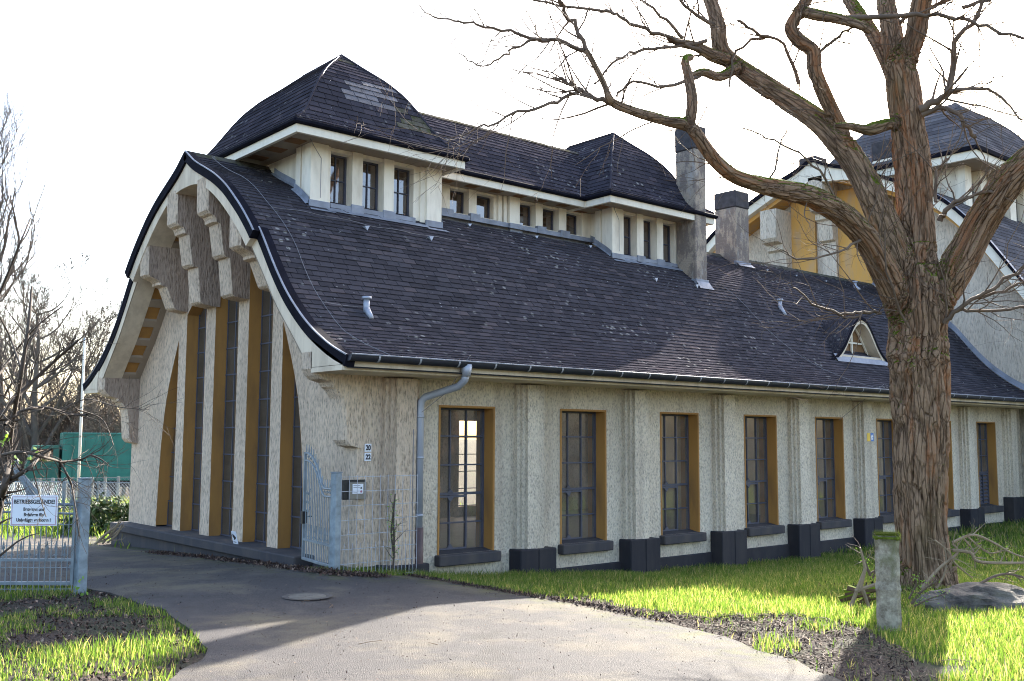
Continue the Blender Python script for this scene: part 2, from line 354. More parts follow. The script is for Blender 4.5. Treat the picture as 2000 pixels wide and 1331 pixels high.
def slates(mb, P, q0, q1, rows, ur, wid, mats=None, jit=.007, lift=.013, seed=1, keep=None):
    """rows of slates from q0 (eave) to q1 (ridge); P(q,u) -> point; ur(q) -> (u0,u1)"""
    rnd = random.Random(seed)
    for i in range(rows):
        qa = q0+(q1-q0)*i/rows; qb = q0+(q1-q0)*(i+1.06)/rows
        if (q1-q0)*(qb-q1) > 0: qb = q1
        a0, a1 = ur(qa); b0, b1 = ur(qb); lo, hi = min(a0, b0), max(a1, b1)
        u = lo-(wid*.5 if i % 2 else 0)-wid*.25*rnd.random()
        um = (lo+hi)/2; pa = P(qa, um); du = P(qa, um+.05)-pa; dq = P(qb, um)-pa; n = np.cross(du, dq)
        nn = np.linalg.norm(n)
        if nn < 1e-9: continue
        n /= nn
        if n[2] < 0: n = -n
        while u < hi:
            w_ = wid*(1+.12*(rnd.random()-.5)); g = .004
            la, ra = max(u+g, a0), min(u+w_-g, a1); lb, rb = max(u+g, b0), min(u+w_-g, b1)
            u += w_
            if ra-la < .01 and rb-lb < .01: continue
            la, ra = (la, ra) if ra > la else (min(max((la+ra)/2, a0), a1),)*2
            lb, rb = (lb, rb) if rb > lb else (min(max((lb+rb)/2, b0), b1),)*2
            if keep and not keep(qa, (la+ra)/2): continue
            j1, j2, j3, j4 = [jit*(rnd.random()-.3) for _ in range(4)]; sag = (P(qa, .5*(la+ra))-P(qb, .5*(la+ra)))*(.05*(rnd.random()-.5)); t = lift
            A = P(qa, la)+n*(t+j1)+sag; B = P(qa, ra)+n*(t+j2)+sag; C_ = P(qb, rb)+n*(.002+j3*.3); D = P(qb, lb)+n*(.002+j4*.3)
            A2 = A-n*t*1.1; B2 = B-n*t*1.1
            mi = mats(qa, (la+ra)/2, rnd) if mats else 0
            mb.add([A, B, C_, D, A2, B2, C_-n*.006, D-n*.006], [(0, 1, 2, 3), (4, 5, 1, 0), (5, 6, 2, 1), (7, 4, 0, 3)], mi)
    return mb
def ridge_cap(mb, pts, wd=.09, th=.02, mat=0):
    mb.tube(pts, th*1.6, 6, mat)

hall = empty('depot_hall', (0, 0, 0), 'long cream rendered hall with bell-shaped slate roof, arched gable and two lantern towers', 'building')
XE = 17.45
# walls of the long side
WX0, WX1, WZ0, WZ1, WP = 1.17, 2.01, .25, 2.03, 2.025
def long_wall(y0, y1, name, off=0):
    mb = MB(); xs = [.35]
    for k_ in range(8): xs += [WX0+WP*k_+off, WX1+WP*k_+off]
    if off: xs[1:5] = [.45, 1.95, 2.15, 3.5]
    xs.append(XE)
    for i in range(0, len(xs), 2): mb.box(xs[i], xs[i+1], y0, y1, -.7, 2.6)
    for i in range(8):
        a, b = xs[2*i+1], xs[2*i+2]; mb.box(a, b, y0, y1, -.7, WZ0); mb.box(a, b, y0, y1, WZ1, 2.6)
    return mb.build(name, M['stucco_side'], hall)
long_wall(0, .33, 'wall'); long_wall(6.71, 7.04, 'wall', -.62)
# interior
MB().box(.3, XE, .3, 6.75, -.1, .05).build('floor', M['floor'], hall)
mb = MB(); mb.box(12, 12.06, .33, 6.7, .05, 2.6); mb.box(.36, XE, 1.9, 2.0, 2.62, 2.8)
mb.box(3.6, 3.75, 4.6, 4.75, .05, 3.9); mb.box(9.6, 9.75, 2.6, 2.75, .05, 3.9)
mb.build('partition', M['interior'], hall)
# pilasters with stepped sides and black stone feet
for k_ in range(9):
    cx = .57+WP*k_
    mb = MB(); zt = 2.34
    mb.box(cx-.24, cx+.24, -.07, .002, .18, zt); mb.box(cx-.14, cx+.14, -.165, -.07, .18, zt-.001); mb.box(cx-.19, cx-.14, -.115, -.07, .18, zt-.002); mb.box(cx+.14, cx+.19, -.115, -.07, .18, zt-.002)
    mb.build('pilaster', M['stucco_side'] if k_ else M['stucco_gable'], hall)
    mb = MB(); top = .25 if k_ < 8 else .42
    if k_ == 0: top = .2
    mb.cbox(cx-.31, cx-.002, -.23, .01, -.75, top, .012); mb.cbox(cx+.002, cx+.31, -.23, .01, -.75, top-.004, .012)
    mb.build('pilaster_foot', M['basalt'], hall)
mb = MB()
for k_ in range(8):
    a = .57+WP*k_+.31; b = .57+WP*(k_+1)-.31; mb.cbox(a, b, -.045, .01, -.8, -.05-.008*k_, .012)
mb.build('plinth', M['basalt'], hall)
# windows of the long side: window > pane, reveal ; sill
def side_window():
    W_, H_ = WX1-WX0, WZ1-WZ0; y = .19
    mb = MB(); t = .016
    x0 = .12
    mb.box(.0, .035, y-.02, y+.03, 0, H_); mb.box(W_-.035, W_, y-.02, y+.03, 0, H_); mb.box(.035, W_-.035, y-.02, y+.03, 0, .03); mb.box(.035, W_-.035, y-.02, y+.03, H_-.03, H_)
    cs = [.035+(W_-.07)*i/3 for i in range(1, 3)]
    for c in cs: mb.box(c-t/2, c+t/2, y-.018, y+.02, .03, H_-.03)
    for i in range(1, 5):
        z = H_*i/5; tt = .03 if i in (2,) else .018
        mb.box(.035, W_-.035, y-.021, y+.018, z-tt/2, z+tt/2)
    # opening sash: heavier bars with little gussets
    c = cs[0]; z = H_*2/5
    mb.box(.045, cs[1], y-.035, y-.021, z-.045, z-.02); mb.box(.045, .065, y-.035, y-.021, .03, z-.045); mb.box(cs[1]-.02, cs[1], y-.035, y-.021, .03, z-.045); mb.box(.065, cs[1]-.02, y-.035, y-.021, .032, .052)
    for sgn, zz in ((1, z-.045), (-1, .052)):
        mb.prism([(c-.05, zz), (c, zz-.055*sgn), (c+.05, zz)], 1, y-.034, y-.022)
    mb.prism([(c-.045, z+.015), (c, z+.06), (c+.045, z+.015)], 1, y-.034, y-.022)
    fr = mb.build('window', M['frame'], hall)
    g = MB(); 
    xs = [.035]+cs+[W_-.035]; rnd = random.Random(3)
    for i in range(3):
        for j in range(5):
            a, b = xs[i], xs[i+1]; c0, c1 = H_*j/5, H_*(j+1)/5; e = [(rnd.random()-.5)*.006 for _ in range(2)]
            g.add([(a, y+e[0], c0), (b, y+e[1], c0), (b, y+e[1]*.4, c1), (a, y+e[0]*.3, c1)], [(0, 1, 2, 3)])
    g.build('pane', M['glass'], fr)
    rv = MB(); p = -.006
    rv.box(.0, .006, p, .33, 0, H_-.006); rv.box(W_-.006, W_, p, .33, 0, H_-.006); rv.box(0, W_, p, .33, H_-.006, H_)
    rv.box(-.022, -.001, p-.004, -.001, 0, H_+.02); rv.box(W_+.001, W_+.022, p-.004, -.001, 0, H_+.02); rv.box(-.001, W_+.001, p-.004, -.001, H_+.001, H_+.02)
    rv.build('reveal', M['ochre'], fr)
    s = MB(); s.cbox(-.06, W_+.06, -.11, .17, -.13, -.001, .012); s.add([(0, -.0, .0), (W_, 0, 0), (W_, .17, .03), (0, .17, .03)], [(0, 1, 2, 3)])
    s.build('sill', M['ledge'], fr)
    return fr
sw = side_window(); sw.location = (WX0, 0, WZ0)
for k_ in range(1, 8):
    c = copy_tree(sw, hall); c.location = (WX0+WP*k_, 0, WZ0)
# far side: steel bars only
mb = MB()
for k_ in range(8):
    a = WX0+WP*k_-.62; b = a+.84
    for c in (a+.01, a+.28, a+.56, b-.01): mb.box(c-.009, c+.009, 6.8, 6.83, WZ0, WZ1)
    for j in range(6): z = WZ0+.01+(1.76)*j/5; mb.box(a, b, 6.798, 6.832, z-.009, z+.009)
mb.build('rear_window_bars', M['frame'], hall)
# louvre lower half in the last window
mb = MB(); a = WX0+WP*7
for j in range(9): mb.add([(a+.04, .17, .3+j*.075), (a+.8, .17, .3+j*.075), (a+.8, .2, .36+j*.075), (a+.04, .2, .36+j*.075)], [(0, 1, 2, 3)])
mb.build('louvre', M['frame'], hall)

# ---- gable wall with five lancets
I_W = [0, .25, .5, .75, 1.0, 1.2, 1.62, 1.92, 2.2, 2.6, 2.86, 3.14, 3.35, 3.52]; I_Z = [5.13, 5.12, 5.07, 4.95, 4.80, 4.66, 4.32, 4.02, 3.70, 3.22, 2.98, 2.72, 2.50, 2.38]
IWs, IZs = smoothed(np.array(I_W), np.array(I_Z), 160, 4); IZs[0:6] = IZs[6]
def zin(wd): return float(np.interp(abs(wd), IWs, IZs))
def o5(y): return float(np.interp(y, [1.18, 1.21, 1.26, 1.32, 1.40, 1.50, 1.60, 1.83], [.27, .8, 1.4, 1.78, 2.15, 2.43, 2.66, 3.13]))
OPEN = [(1.18, 1.83, o5), (2.13, 2.82, lambda y: float(np.interp(y, [2.13, 2.82], [3.50, 4.08]))), (3.15, 3.89, lambda y: float(np.interp(y, [3.15, 3.52, 3.89], [4.20, 4.28, 4.20]))),
        (4.22, 4.91, lambda y: float(np.interp(y, [4.22, 4.91], [4.08, 3.50]))), (5.21, 5.86, lambda y: o5(7.04-y))]
ZB = .25
def gable_wall(x0, x1, mat, parent, name='gable_wall'):
    mb = MB(); segs = []; y = 0
    for a, b, f in OPEN: segs += [(y, a, None), (a, b, f)]; y = b
    segs.append((y, 7.04, None))
    for a, b, f in segs:
        n = max(1, int((b-a)/.05)); ys = np.linspace(a, b, n+1)
        bot = [f(t) if f else -.8 for t in ys]; top = [zin(t-AX)+.06 for t in ys]
        mb.strip([(x0, t, z) for t, z in zip(ys, bot)], [(x0, t, z) for t, z in zip(ys, top)]); mb.strip([(x1, t, z) for t, z in zip(ys, bot)], [(x1, t, z) for t, z in zip(ys, top)])
        if f: pass
    for yy in (0, 7.04): mb.add([(x0, yy, -.8), (x1, yy, -.8), (x1, yy, 2.6), (x0, yy, 2.6)], [(0, 1, 2, 3)])
    return mb.build(name, mat, parent)
gable_wall(0, .36, M['stucco_gable'], hall)
for a, b, f in OPEN:
    # ochre reveal, steel frame and glass of one lancet
    mb = MB(); n = 26; ys = np.linspace(a, b, n+1)
    if f(a) > .4 : mb.add([(-.004, a, ZB), (.20, a, ZB), (.20, a, f(a)), (-.004, a, f(a))], [(0, 1, 2, 3)])
    if f(b) > .4 : mb.add([(-.004, b, ZB), (.20, b, ZB), (.20, b, f(b)), (-.004, b, f(b))], [(0, 1, 2, 3)])
    mb.strip([(-.004, t, f(t)) for t in ys], [(.20, t, f(t)) for t in ys])
    inn = MB(); inn.add([(.20, a, ZB), (.36, a, ZB), (.36, a, f(a)), (.20, a, f(a))], [(0, 1, 2, 3)]); inn.add([(.20, b, ZB), (.36, b, ZB), (.36, b, f(b)), (.20, b, f(b))], [(0, 1, 2, 3)]); inn.strip([(.20, t, f(t)) for t in ys], [(.36, t, f(t)) for t in ys])
    fr = MB(); xg = .18; t = .0085
    ins_ = lambda y_: min(max(y_, a+.012), b-.012)
    w_ = b-a; vb = [a+.02, a+w_*.36, a+w_*.62, b-.02]
    for v in vb: zt = f(min(max(v, a+.02), b-.02)); fr.box(xg-.008, xg+.008, v-t, v+t, ZB, zt)
    z = ZB+.015; j = 0
    while z < 4.3:
        # span of the opening at this height
        ok = [t_ for t_ in np.linspace(a, b, 60) if f(t_) > z]
        if len(ok) > 1: fr.box(xg-.010, xg+.007, ok[0], ok[-1], z-.009, z+.009)
        z += .38; j += 1
    fo = fr.build('gable_window', M['frame'], hall)
    mb.build('reveal', M['ochre'], fo); inn.build('inner_reveal', M['floor'], fo)
    g = MB(); g.strip([(xg, t_, f(t_)) for t_ in ys], [(xg, t_, ZB) for t_ in ys]); g.build('pane', M['glass_gable'], fo)
# ledge and plinth under the gable
mb = MB(); mb.cbox(-.27, .34, .9, 7.14, .12, ZB, .015); mb.build('ledge', M['ledge'], hall)
mb = MB(); mb.cbox(-.2, .0, -.03, 7.1, -.8, .12, .01); mb.cbox(-.05, .3, -.03, .86, .0, .19, .01); mb.cbox(-.22, .1, 6.9, 7.2, -.8, .2, .02); mb.build('gable_plinth', M['ledge'], hall)

# corbels
PR1 = [(-.66, 4.6), (-.65, 4.06), (-.61, 4.03), (-.50, 3.99), (-.46, 3.96), (-.46, 3.92), (-.37, 3.90), (-.36, 3.88), (-.24, 3.59), (-.20, 3.565), (-.06, 3.55), (.05, 3.55), (.05, 4.6)]
PR2 = [(-.67, 5.14), (-.66, 4.68), (-.62, 4.64), (-.57, 4.62), (-.545, 4.58), (-.54, 4.54), (-.48, 4.52), (-.42, 4.11), (-.38, 4.075), (-.33, 4.07), (-.28, 3.58), (-.24, 3.55), (-.06, 3.53), (.05, 3.53), (.05, 5.14)]
PR0 = [(-.60, 2.60), (-.60, 2.41), (-.55, 2.34), (-.50, 2.30), (-.38, 2.27), (-.35, 2.22), (-.31, 2.20), (-.22, 2.09), (-.20, 1.98), (-.17, 1.62), (-.12, 1.56), (-.02, 1.535), (.05, 1.535), (.05, 2.60)]
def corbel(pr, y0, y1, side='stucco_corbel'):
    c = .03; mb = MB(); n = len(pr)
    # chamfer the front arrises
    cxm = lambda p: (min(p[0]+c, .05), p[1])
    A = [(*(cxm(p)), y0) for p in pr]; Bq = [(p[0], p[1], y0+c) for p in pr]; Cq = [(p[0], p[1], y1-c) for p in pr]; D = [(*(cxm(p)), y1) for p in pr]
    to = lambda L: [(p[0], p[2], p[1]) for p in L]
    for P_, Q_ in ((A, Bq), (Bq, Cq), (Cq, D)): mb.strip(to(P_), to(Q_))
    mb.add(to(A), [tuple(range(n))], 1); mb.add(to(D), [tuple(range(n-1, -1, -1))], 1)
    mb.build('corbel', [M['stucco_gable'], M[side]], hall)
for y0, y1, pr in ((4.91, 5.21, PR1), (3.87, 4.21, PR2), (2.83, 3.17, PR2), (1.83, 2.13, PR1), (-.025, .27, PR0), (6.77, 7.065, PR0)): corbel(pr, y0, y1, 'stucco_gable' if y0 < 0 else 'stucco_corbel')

# fascia arch, soffit with ochre coffers
def side_pts(W_, Z_, s, x): return [(x, AX+s*a, b) for a, b in zip(W_, Z_)]
mb = MB(); HO_W = np.linspace(0, 2.1, 22); OFF = .09
inner_w = np.interp(HO_W, [0, .3, .7, 1.0, 1.35, 1.75, 2.1], [0, .27, .60, .85, 1.17, 1.57, 1.92])
for s in (1, -1):
    O = [(AX+s*a, zroof(a)-OFF) for a in HO_W]; I = [(AX+s*a, zin(a)-.004) for a in inner_w]
    for x0 in (-.665, -.58): mb.strip([(x0, *p) for p in O], [(x0, *p) for p in I])
    mb.strip([(-.665, *p) for p in I], [(-.3, *p) for p in I]); mb.add([(-.665, *O[-1]), (-.3, *O[-1]), (-.3, *I[-1]), (-.665, *I[-1])], [(0, 1, 2, 3)])
    LW = np.linspace(2.1, 4.2, 26); iw = np.interp(LW, [2.1, 2.5, 2.9, 3.2, 3.6, 4.2], [1.92, 2.30, 2.71, 3.0, 3.40, 3.52])
    O = [(AX+s*a, max(zroof(a)-OFF, 2.372)) for a in LW]; I = [(AX+s*a, zin(a)-.004) for a in iw]
    mb.strip([(-.585, *p) for p in O], [(-.585, *p) for p in I]); mb.strip([(-.585, *p) for p in I], [(-.3, *p) for p in I])
    # flat end block that carries the eave
    mb.box(-.60, .0, *sorted((AX+s*3.5, AX+s*4.17)), 2.365, 2.375+.05); mb.prism([(AX+s*3.5, 2.42), (AX+s*4.17, 2.42), (AX+s*4.17, 2.44), (AX+s*3.5, 2.74)], 0, -.60, -.55)
mb.build('fascia', M['cream'], hall)
arcI = np.concatenate([[0], np.cumsum(np.hypot(np.diff(IWs), np.diff(IZs)))])
def Iat(s_): return float(np.interp(s_, arcI, IWs)), float(np.interp(s_, arcI, IZs))
mb = MB(); mp = []
LT = arcI[-1]; pitch = .37; n = int(LT/pitch); pitch = LT/n
for s in (1, -1):
    def P3(s_, x, up=0):
        a, b = Iat(s_); return (x, AX+s*a, b+up)
    for i in range(n):
        s0, s1 = i*pitch, (i+1)*pitch; m0, m1 = s0+.06, s1-.06
        if i == 0: m0 = s0+.001
        ss = [s0, m0, (m0+m1)/2, m1, s1]
        # frame surface (front rail, back rail, ribs), panel recessed by 3 cm
        for xa, xb in ((-.6, -.52), (-.10, .02)): mb.strip([P3(q, xa, .0) for q in ss], [P3(q, xb, .0) for q in ss])
        for a, b in ((s0, m0), (m1, s1)): mb.strip([P3(a, -.52), P3(b, -.52)], [P3(a, -.1), P3(b, -.1)])
        pm = MB(); q3 = np.linspace(m0, m1, 4)
        pm.strip([P3(q, -.52, .035) for q in q3], [P3(q, -.1, .035) for q in q3])
        mb.strip([P3(q, -.52, .0) for q in q3], [P3(q, -.52, .036) for q in q3]); mb.strip([P3(q, -.1, .0) for q in q3], [P3(q, -.1, .036) for q in q3])
        for q in (m0, m1): mb.add([P3(q, -.52), P3(q, -.1), P3(q, -.1, .036), P3(q, -.52, .036)], [(0, 1, 2, 3)])
        mp.append(pm)
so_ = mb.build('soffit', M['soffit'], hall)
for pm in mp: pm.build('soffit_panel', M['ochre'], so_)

# verge trims: dark band with a light metal strip
def verge(x0, wa, wb, s, mbd, mbl):
    Wn = np.linspace(wa, wb, 40)
    nrm = []
    for a in Wn:
        d = (zroof(a+.02)-zroof(a-.02))/.04 if a > .02 else (zroof(.04)-zroof(0))/.04; L = math.hypot(1, d); nrm.append((-d/L, 1/L))
    def L_(off, x): return [(x, AX+s*(a+n_[0]*off), zroof(a)+n_[1]*off) for a, n_ in zip(Wn, nrm)]
    a, b, c, d = L_(.03, x0), L_(-.10, x0), L_(.03, x0+.12), L_(-.10, x0+.12)
    mbd.strip(a, b); mbd.strip(b, d); mbd.add([a[-1], b[-1], d[-1], c[-1]], [(0, 1, 2, 3)]); mbd.strip(a, c)
    e, f_ = L_(.034, x0-.008), L_(.034, x0+.014); g, h = L_(.022, x0-.008), L_(.022, x0+.014)
    mbl.strip(e, f_); mbl.strip(e, g); mbl.strip(g, h)
md, ml = MB(), MB()
for s in (1, -1): verge(-.70, 0, 2.16, s, md, ml); verge(-.60, 2.1, 4.24, s, md, ml)
md.build('verge', M['darktrim'], hall); ml.build('verge_strip', M['zinc'], hall)

# main roof: shell + slates (one side each), hollow where the lanterns stand
TX0, TX1 = .62, 8.55
def hollow(x, wd): return TX0 < x < TX1 and wd < 1.15
for s in (1, -1):
    mb = MB(); Wn = list(np.linspace(0, 4.24, 60))
    for xa, xb in ((-.58, TX0), (TX0, TX1), (TX1, XE)):
        ws = [a for a in Wn if not (xa >= TX0 and xb <= TX1 and a < 1.15)]
        mb.strip([(xa, AX+s*a, zroof(a)-.004) for a in ws], [(xb, AX+s*a, zroof(a)-.004) for a in ws])
        mb.strip([(xa, AX+s*a, zroof(a)-.11) for a in ws], [(xb, AX+s*a, zroof(a)-.11) for a in ws])
    mb.build('roof_shell', M['slate_base'], hall)
    if s == -1:
        def PP(q, u, s=s): a = float(np.interp(q, _arc, PWs)); return np.array([u, AX+s*a, float(np.interp(q, _arc, PZs))])
        qe, q_h = _arc[-1]-.05, float(np.interp(2.14, PWs, _arc))
        mb = MB(); rows = int(qe/.096)
        slates(mb, PP, qe, 0.01, rows, lambda q: (-.57 if q > q_h else -.67, XE), .205, seed=5,
               keep=lambda q, u: not (hollow(u, float(np.interp(q, _arc, PWs)))))
        mb.build('roof_slates', M['slate'], hall)
    else:
        mb = MB(); slates(mb, lambda q, u: np.array([u, AX+float(np.interp(q, _arc, PWs)), float(np.interp(q, _arc, PZs))]), _arc[-1]-.05, .01, 24, lambda q: (-.57, XE), .5, seed=6, keep=lambda q, u: not hollow(u, float(np.interp(q, _arc, PWs))))
        mb.build('roof_slates', M['slate'], hall)
for a, b in ((-.68, .75), (8.5, XE)):
    mb = MB(); n = int((b-a)/.3)
    for i in range(n):
        x0 = a+(b-a)*i/n; x1 = a+(b-a)*(i+1)/n+.01; h = .03*random.random()*.4
        for s in (1, -1): mb.add([(x0, AX, 5.635+h), (x1, AX, 5.635+h*.5), (x1, AX+s*.13, 5.50+h), (x0, AX+s*.13, 5.51+h)], [(0, 1, 2, 3)])
    mb.build('ridge', M['slate_old'], hall)
# eave: fascia board, soffit, gutter, brackets, rafters shade
mb = MB(); mb.box(-.59, XE, -.66, -.63, 2.365, 2.50); mb.box(-.55, XE, -.63, .0, 2.36, 2.385); mb.box(-.0, XE, 7.67, 7.7, 2.365, 2.47); mb.box(0, XE, 7.04, 7.67, 2.36, 2.385); mb.build('eave', M['cream'], hall)
def gutter(x0, x1, yc, zc, r, name='gutter'):
    mb = MB(); n = 9; th = [math.pi+math.pi*i/n for i in range(n+1)]
    A = [(x0, yc+r*math.cos(t), zc+r*math.sin(t)) for t in th]; B = [(x1, p[1], p[2]) for p in A]; mb.strip(A, B)
    A2 = [(x0, yc+(r-.006)*math.cos(t), zc+(r-.006)*math.sin(t)) for t in th]; B2 = [(x1, p[1], p[2]) for p in A2]; mb.strip(A2, B2)
    mb.add(A+[(x0, yc+r, zc)], [tuple(range(n+1))]); 
    go = mb.build(name, M['gutter'], hall, True)
    m2 = MB(); m2.tube([(x0, yc-r, zc+.004), (x1, yc-r, zc+.004)], .009, 6); m2.build('gutter_rim', M['zinc'], go)
    m3 = MB(); x = x0+.35
    while x < x1:
        A = [(x-.012, yc+(r+.004)*math.cos(t), zc+(r+.004)*math.sin(t)) for t in th]; m3.strip(A, [(x+.012, p[1], p[2]) for p in A]); x += .54
    m3.build('gutter_bracket', M['zincpipe'], go); return go
gutter(-.58, XE, -.735, 2.525, .068)
# downpipe by the corner
mb = MB(); mb.tube([(1.0, -.735, 2.50), (1.0, -.73, 2.36)], [.07, .05], 12); mb.tube([(1.0, -.73, 2.40), (1.0, -.70, 2.32), (.99, -.60, 2.25), (.80, -.20, 2.13), (.775, -.16, 2.08), (.77, -.15, 1.98), (.77, -.15, .6)], .045, 12)
for z in (1.9, 1.42, .75): mb.tube([(.77, -.15, z-.012), (.77, -.15, z+.012)], .052, 12)
dp = mb.build('downpipe', M['zincpipe'], hall, True)
mb = MB(); mb.tube([(.77, -.15, .61), (.77, -.15, -.1)], .055, 12); mb.build('standpipe', M['rust'], dp, True)
mb = MB(); mb.tube([(17.25, -.25, 2.3), (17.25, -.25, .6)], .05, 10); mb.build('downpipe', M['zincpipe'], hall, True)
# ------------------------------------------------------------------ lantern towers and the link between them
GQ = np.array([0, .1, .18, .35, .51, .62, .7, .8, .9, 1.0]); GZ = np.array([7.36, 7.24, 7.14, 6.95, 6.71, 6.47, 6.28, 6.06, 5.91, 5.83])
GQs, GZs = smoothed(GQ, GZ, 120, 4)
garc = np.concatenate([[0], np.cumsum(np.hypot(np.diff(GQs)*1.4, np.diff(GZs)))])
def tower_roof(parent, xr, yr0, yr1, hx, hy, Qs, Zs, row, wid, mat, matb, patch=None, lift=.012):
    arc = np.concatenate([[0], np.cumsum(np.hypot(np.diff(Qs)*(hx+hy)/2, np.diff(Zs)))])
    zq = lambda a: float(np.interp(a, arc, Zs)); qq = lambda a: float(np.interp(a, arc, Qs)); LT = arc[-1]; rows = int(LT/row)
    mb = MB(); base = MB()
    faces = []
    for s, yr in ((-1, yr0), (1, yr1)): faces.append((lambda a, u, s=s, yr=yr: np.array([u, yr+s*hy*qq(a), zq(a)]), lambda a: (xr-hx*qq(a), xr+hx*qq(a))))
    for s in (-1, 1): faces.append((lambda a, u, s=s: np.array([xr+s*hx*qq(a), u, zq(a)]), lambda a: (yr0-hy*qq(a), yr1+hy*qq(a))))
    for i, (P, ur) in enumerate(faces):
        slates(mb, P, LT, .01, rows, ur, wid, seed=20+i, mats=(patch if i == 0 else None), lift=lift)
        A = []; B = []
        for a in np.linspace(0, LT, 40): l, h = ur(a); A.append(P(a, l)-np.array([0, 0, .008])); B.append(P(a, h)-np.array([0, 0, .008]))
        base.strip(A, B)
    for s in (-1, 1):
        for t, yr in ((-1, yr0), (1, yr1)):
            pts = [(xr+s*hx*qq(a), yr+t*hy*qq(a), zq(a)+.012) for a in np.linspace(0, LT, 30)]; mb.tube(pts, .02, 5)
    mb.tube([(xr, yr0, zq(0)+.012), (xr, yr1, zq(0)+.012)], .028, 6)
    if patch: 
        o = mb.build('lantern_roof', [mat, M['slate_patch'], M['slate_old']], parent)
    else: o = mb.build('lantern_roof', mat, parent)
    base.build('roof_deck', matb, o); return o
EZ0, EZ1 = 5.63, 5.74
def eave_ring(parent, x0, x1, y0, y1, sides='WSEN', gut=True):
    mb = MB(); t = .05; g = MB()
    if 'S' in sides: mb.box(x0, x1, y0, y0+t, EZ0, EZ1); g.cbox(x0-.05, x1+.05, y0-.06, y0+.04, EZ1+.003, EZ1+.075, .02)
    if 'N' in sides: mb.box(x0, x1, y1-t, y1, EZ0, EZ1); g.cbox(x0-.05, x1+.05, y1-.04, y1+.06, EZ1+.003, EZ1+.075, .02)
    if 'W' in sides: mb.box(x0, x0+t, y0+t, y1-t, EZ0, EZ1); g.cbox(x0-.06, x0+.04, y0-.05, y1+.05, EZ1+.004, EZ1+.073, .02)
    if 'E' in sides: mb.box(x1-t, x1, y0+t, y1-t, EZ0, EZ1); g.cbox(x1-.04, x1+.06, y0-.05, y1+.05, EZ1+.004, EZ1+.073, .02)
    mb.build('fascia', M['fascia'], parent); g.build('gutter', M['darktrim'], parent)
    m = MB(); m.box(x0+t, x1-t, y0+t, y1-t, EZ0+.03, EZ0+.06); return m.build('soffit', M['soffit'], parent)
def lantern_windows(parent, ops, yf, yb, z0, z1, vb, hb, lbl=None):
    for a, b in ops:
        fr = MB(); t = .014
        fr.box(a, a+.025, yb-.02, yb+.02, z0, z1); fr.box(b-.025, b, yb-.02, yb+.02, z0, z1); fr.box(a+.025, b-.025, yb-.02, yb+.02, z0, z0+.025); fr.box(a+.025, b-.025, yb-.02, yb+.02, z1-.025, z1)
        for i in range(1, vb): c = a+(b-a)*i/vb; fr.box(c-t/2, c+t/2, yb-.018, yb+.018, z0+.025, z1-.025)
        for i in range(1, hb): c = z0+(z1-z0)*i/hb; fr.box(a+.025, b-.025, yb-.017, yb+.019, c-t/2, c+t/2)
        o = fr.build('lantern_window', M['frame'], parent)
        g = MB(); g.add([(a, yb, z0), (b, yb+.004, z0), (b, yb+.002, z1), (a, yb-.002, z1)], [(0, 1, 2, 3)]); g.build('pane', M['glass_lantern'], o)
def patch1(q, u, rnd):
    # bare repair patch on the near roof of the front tower
    if .80 < q < 1.16 and 1.25+.12*math.sin(q*17) < u < 1.85+.16*math.sin(q*23+1): return 1
    if 1.16 <= q < 1.40 and 1.05 < u < 1.78+.12*math.sin(q*31): return 1
    if 1.25 < q < 1.65 and 1.9 < u < 2.6 and rnd.random() < .75: return 2
    if q < .5 and rnd.random() < .18: return 2
    return 0
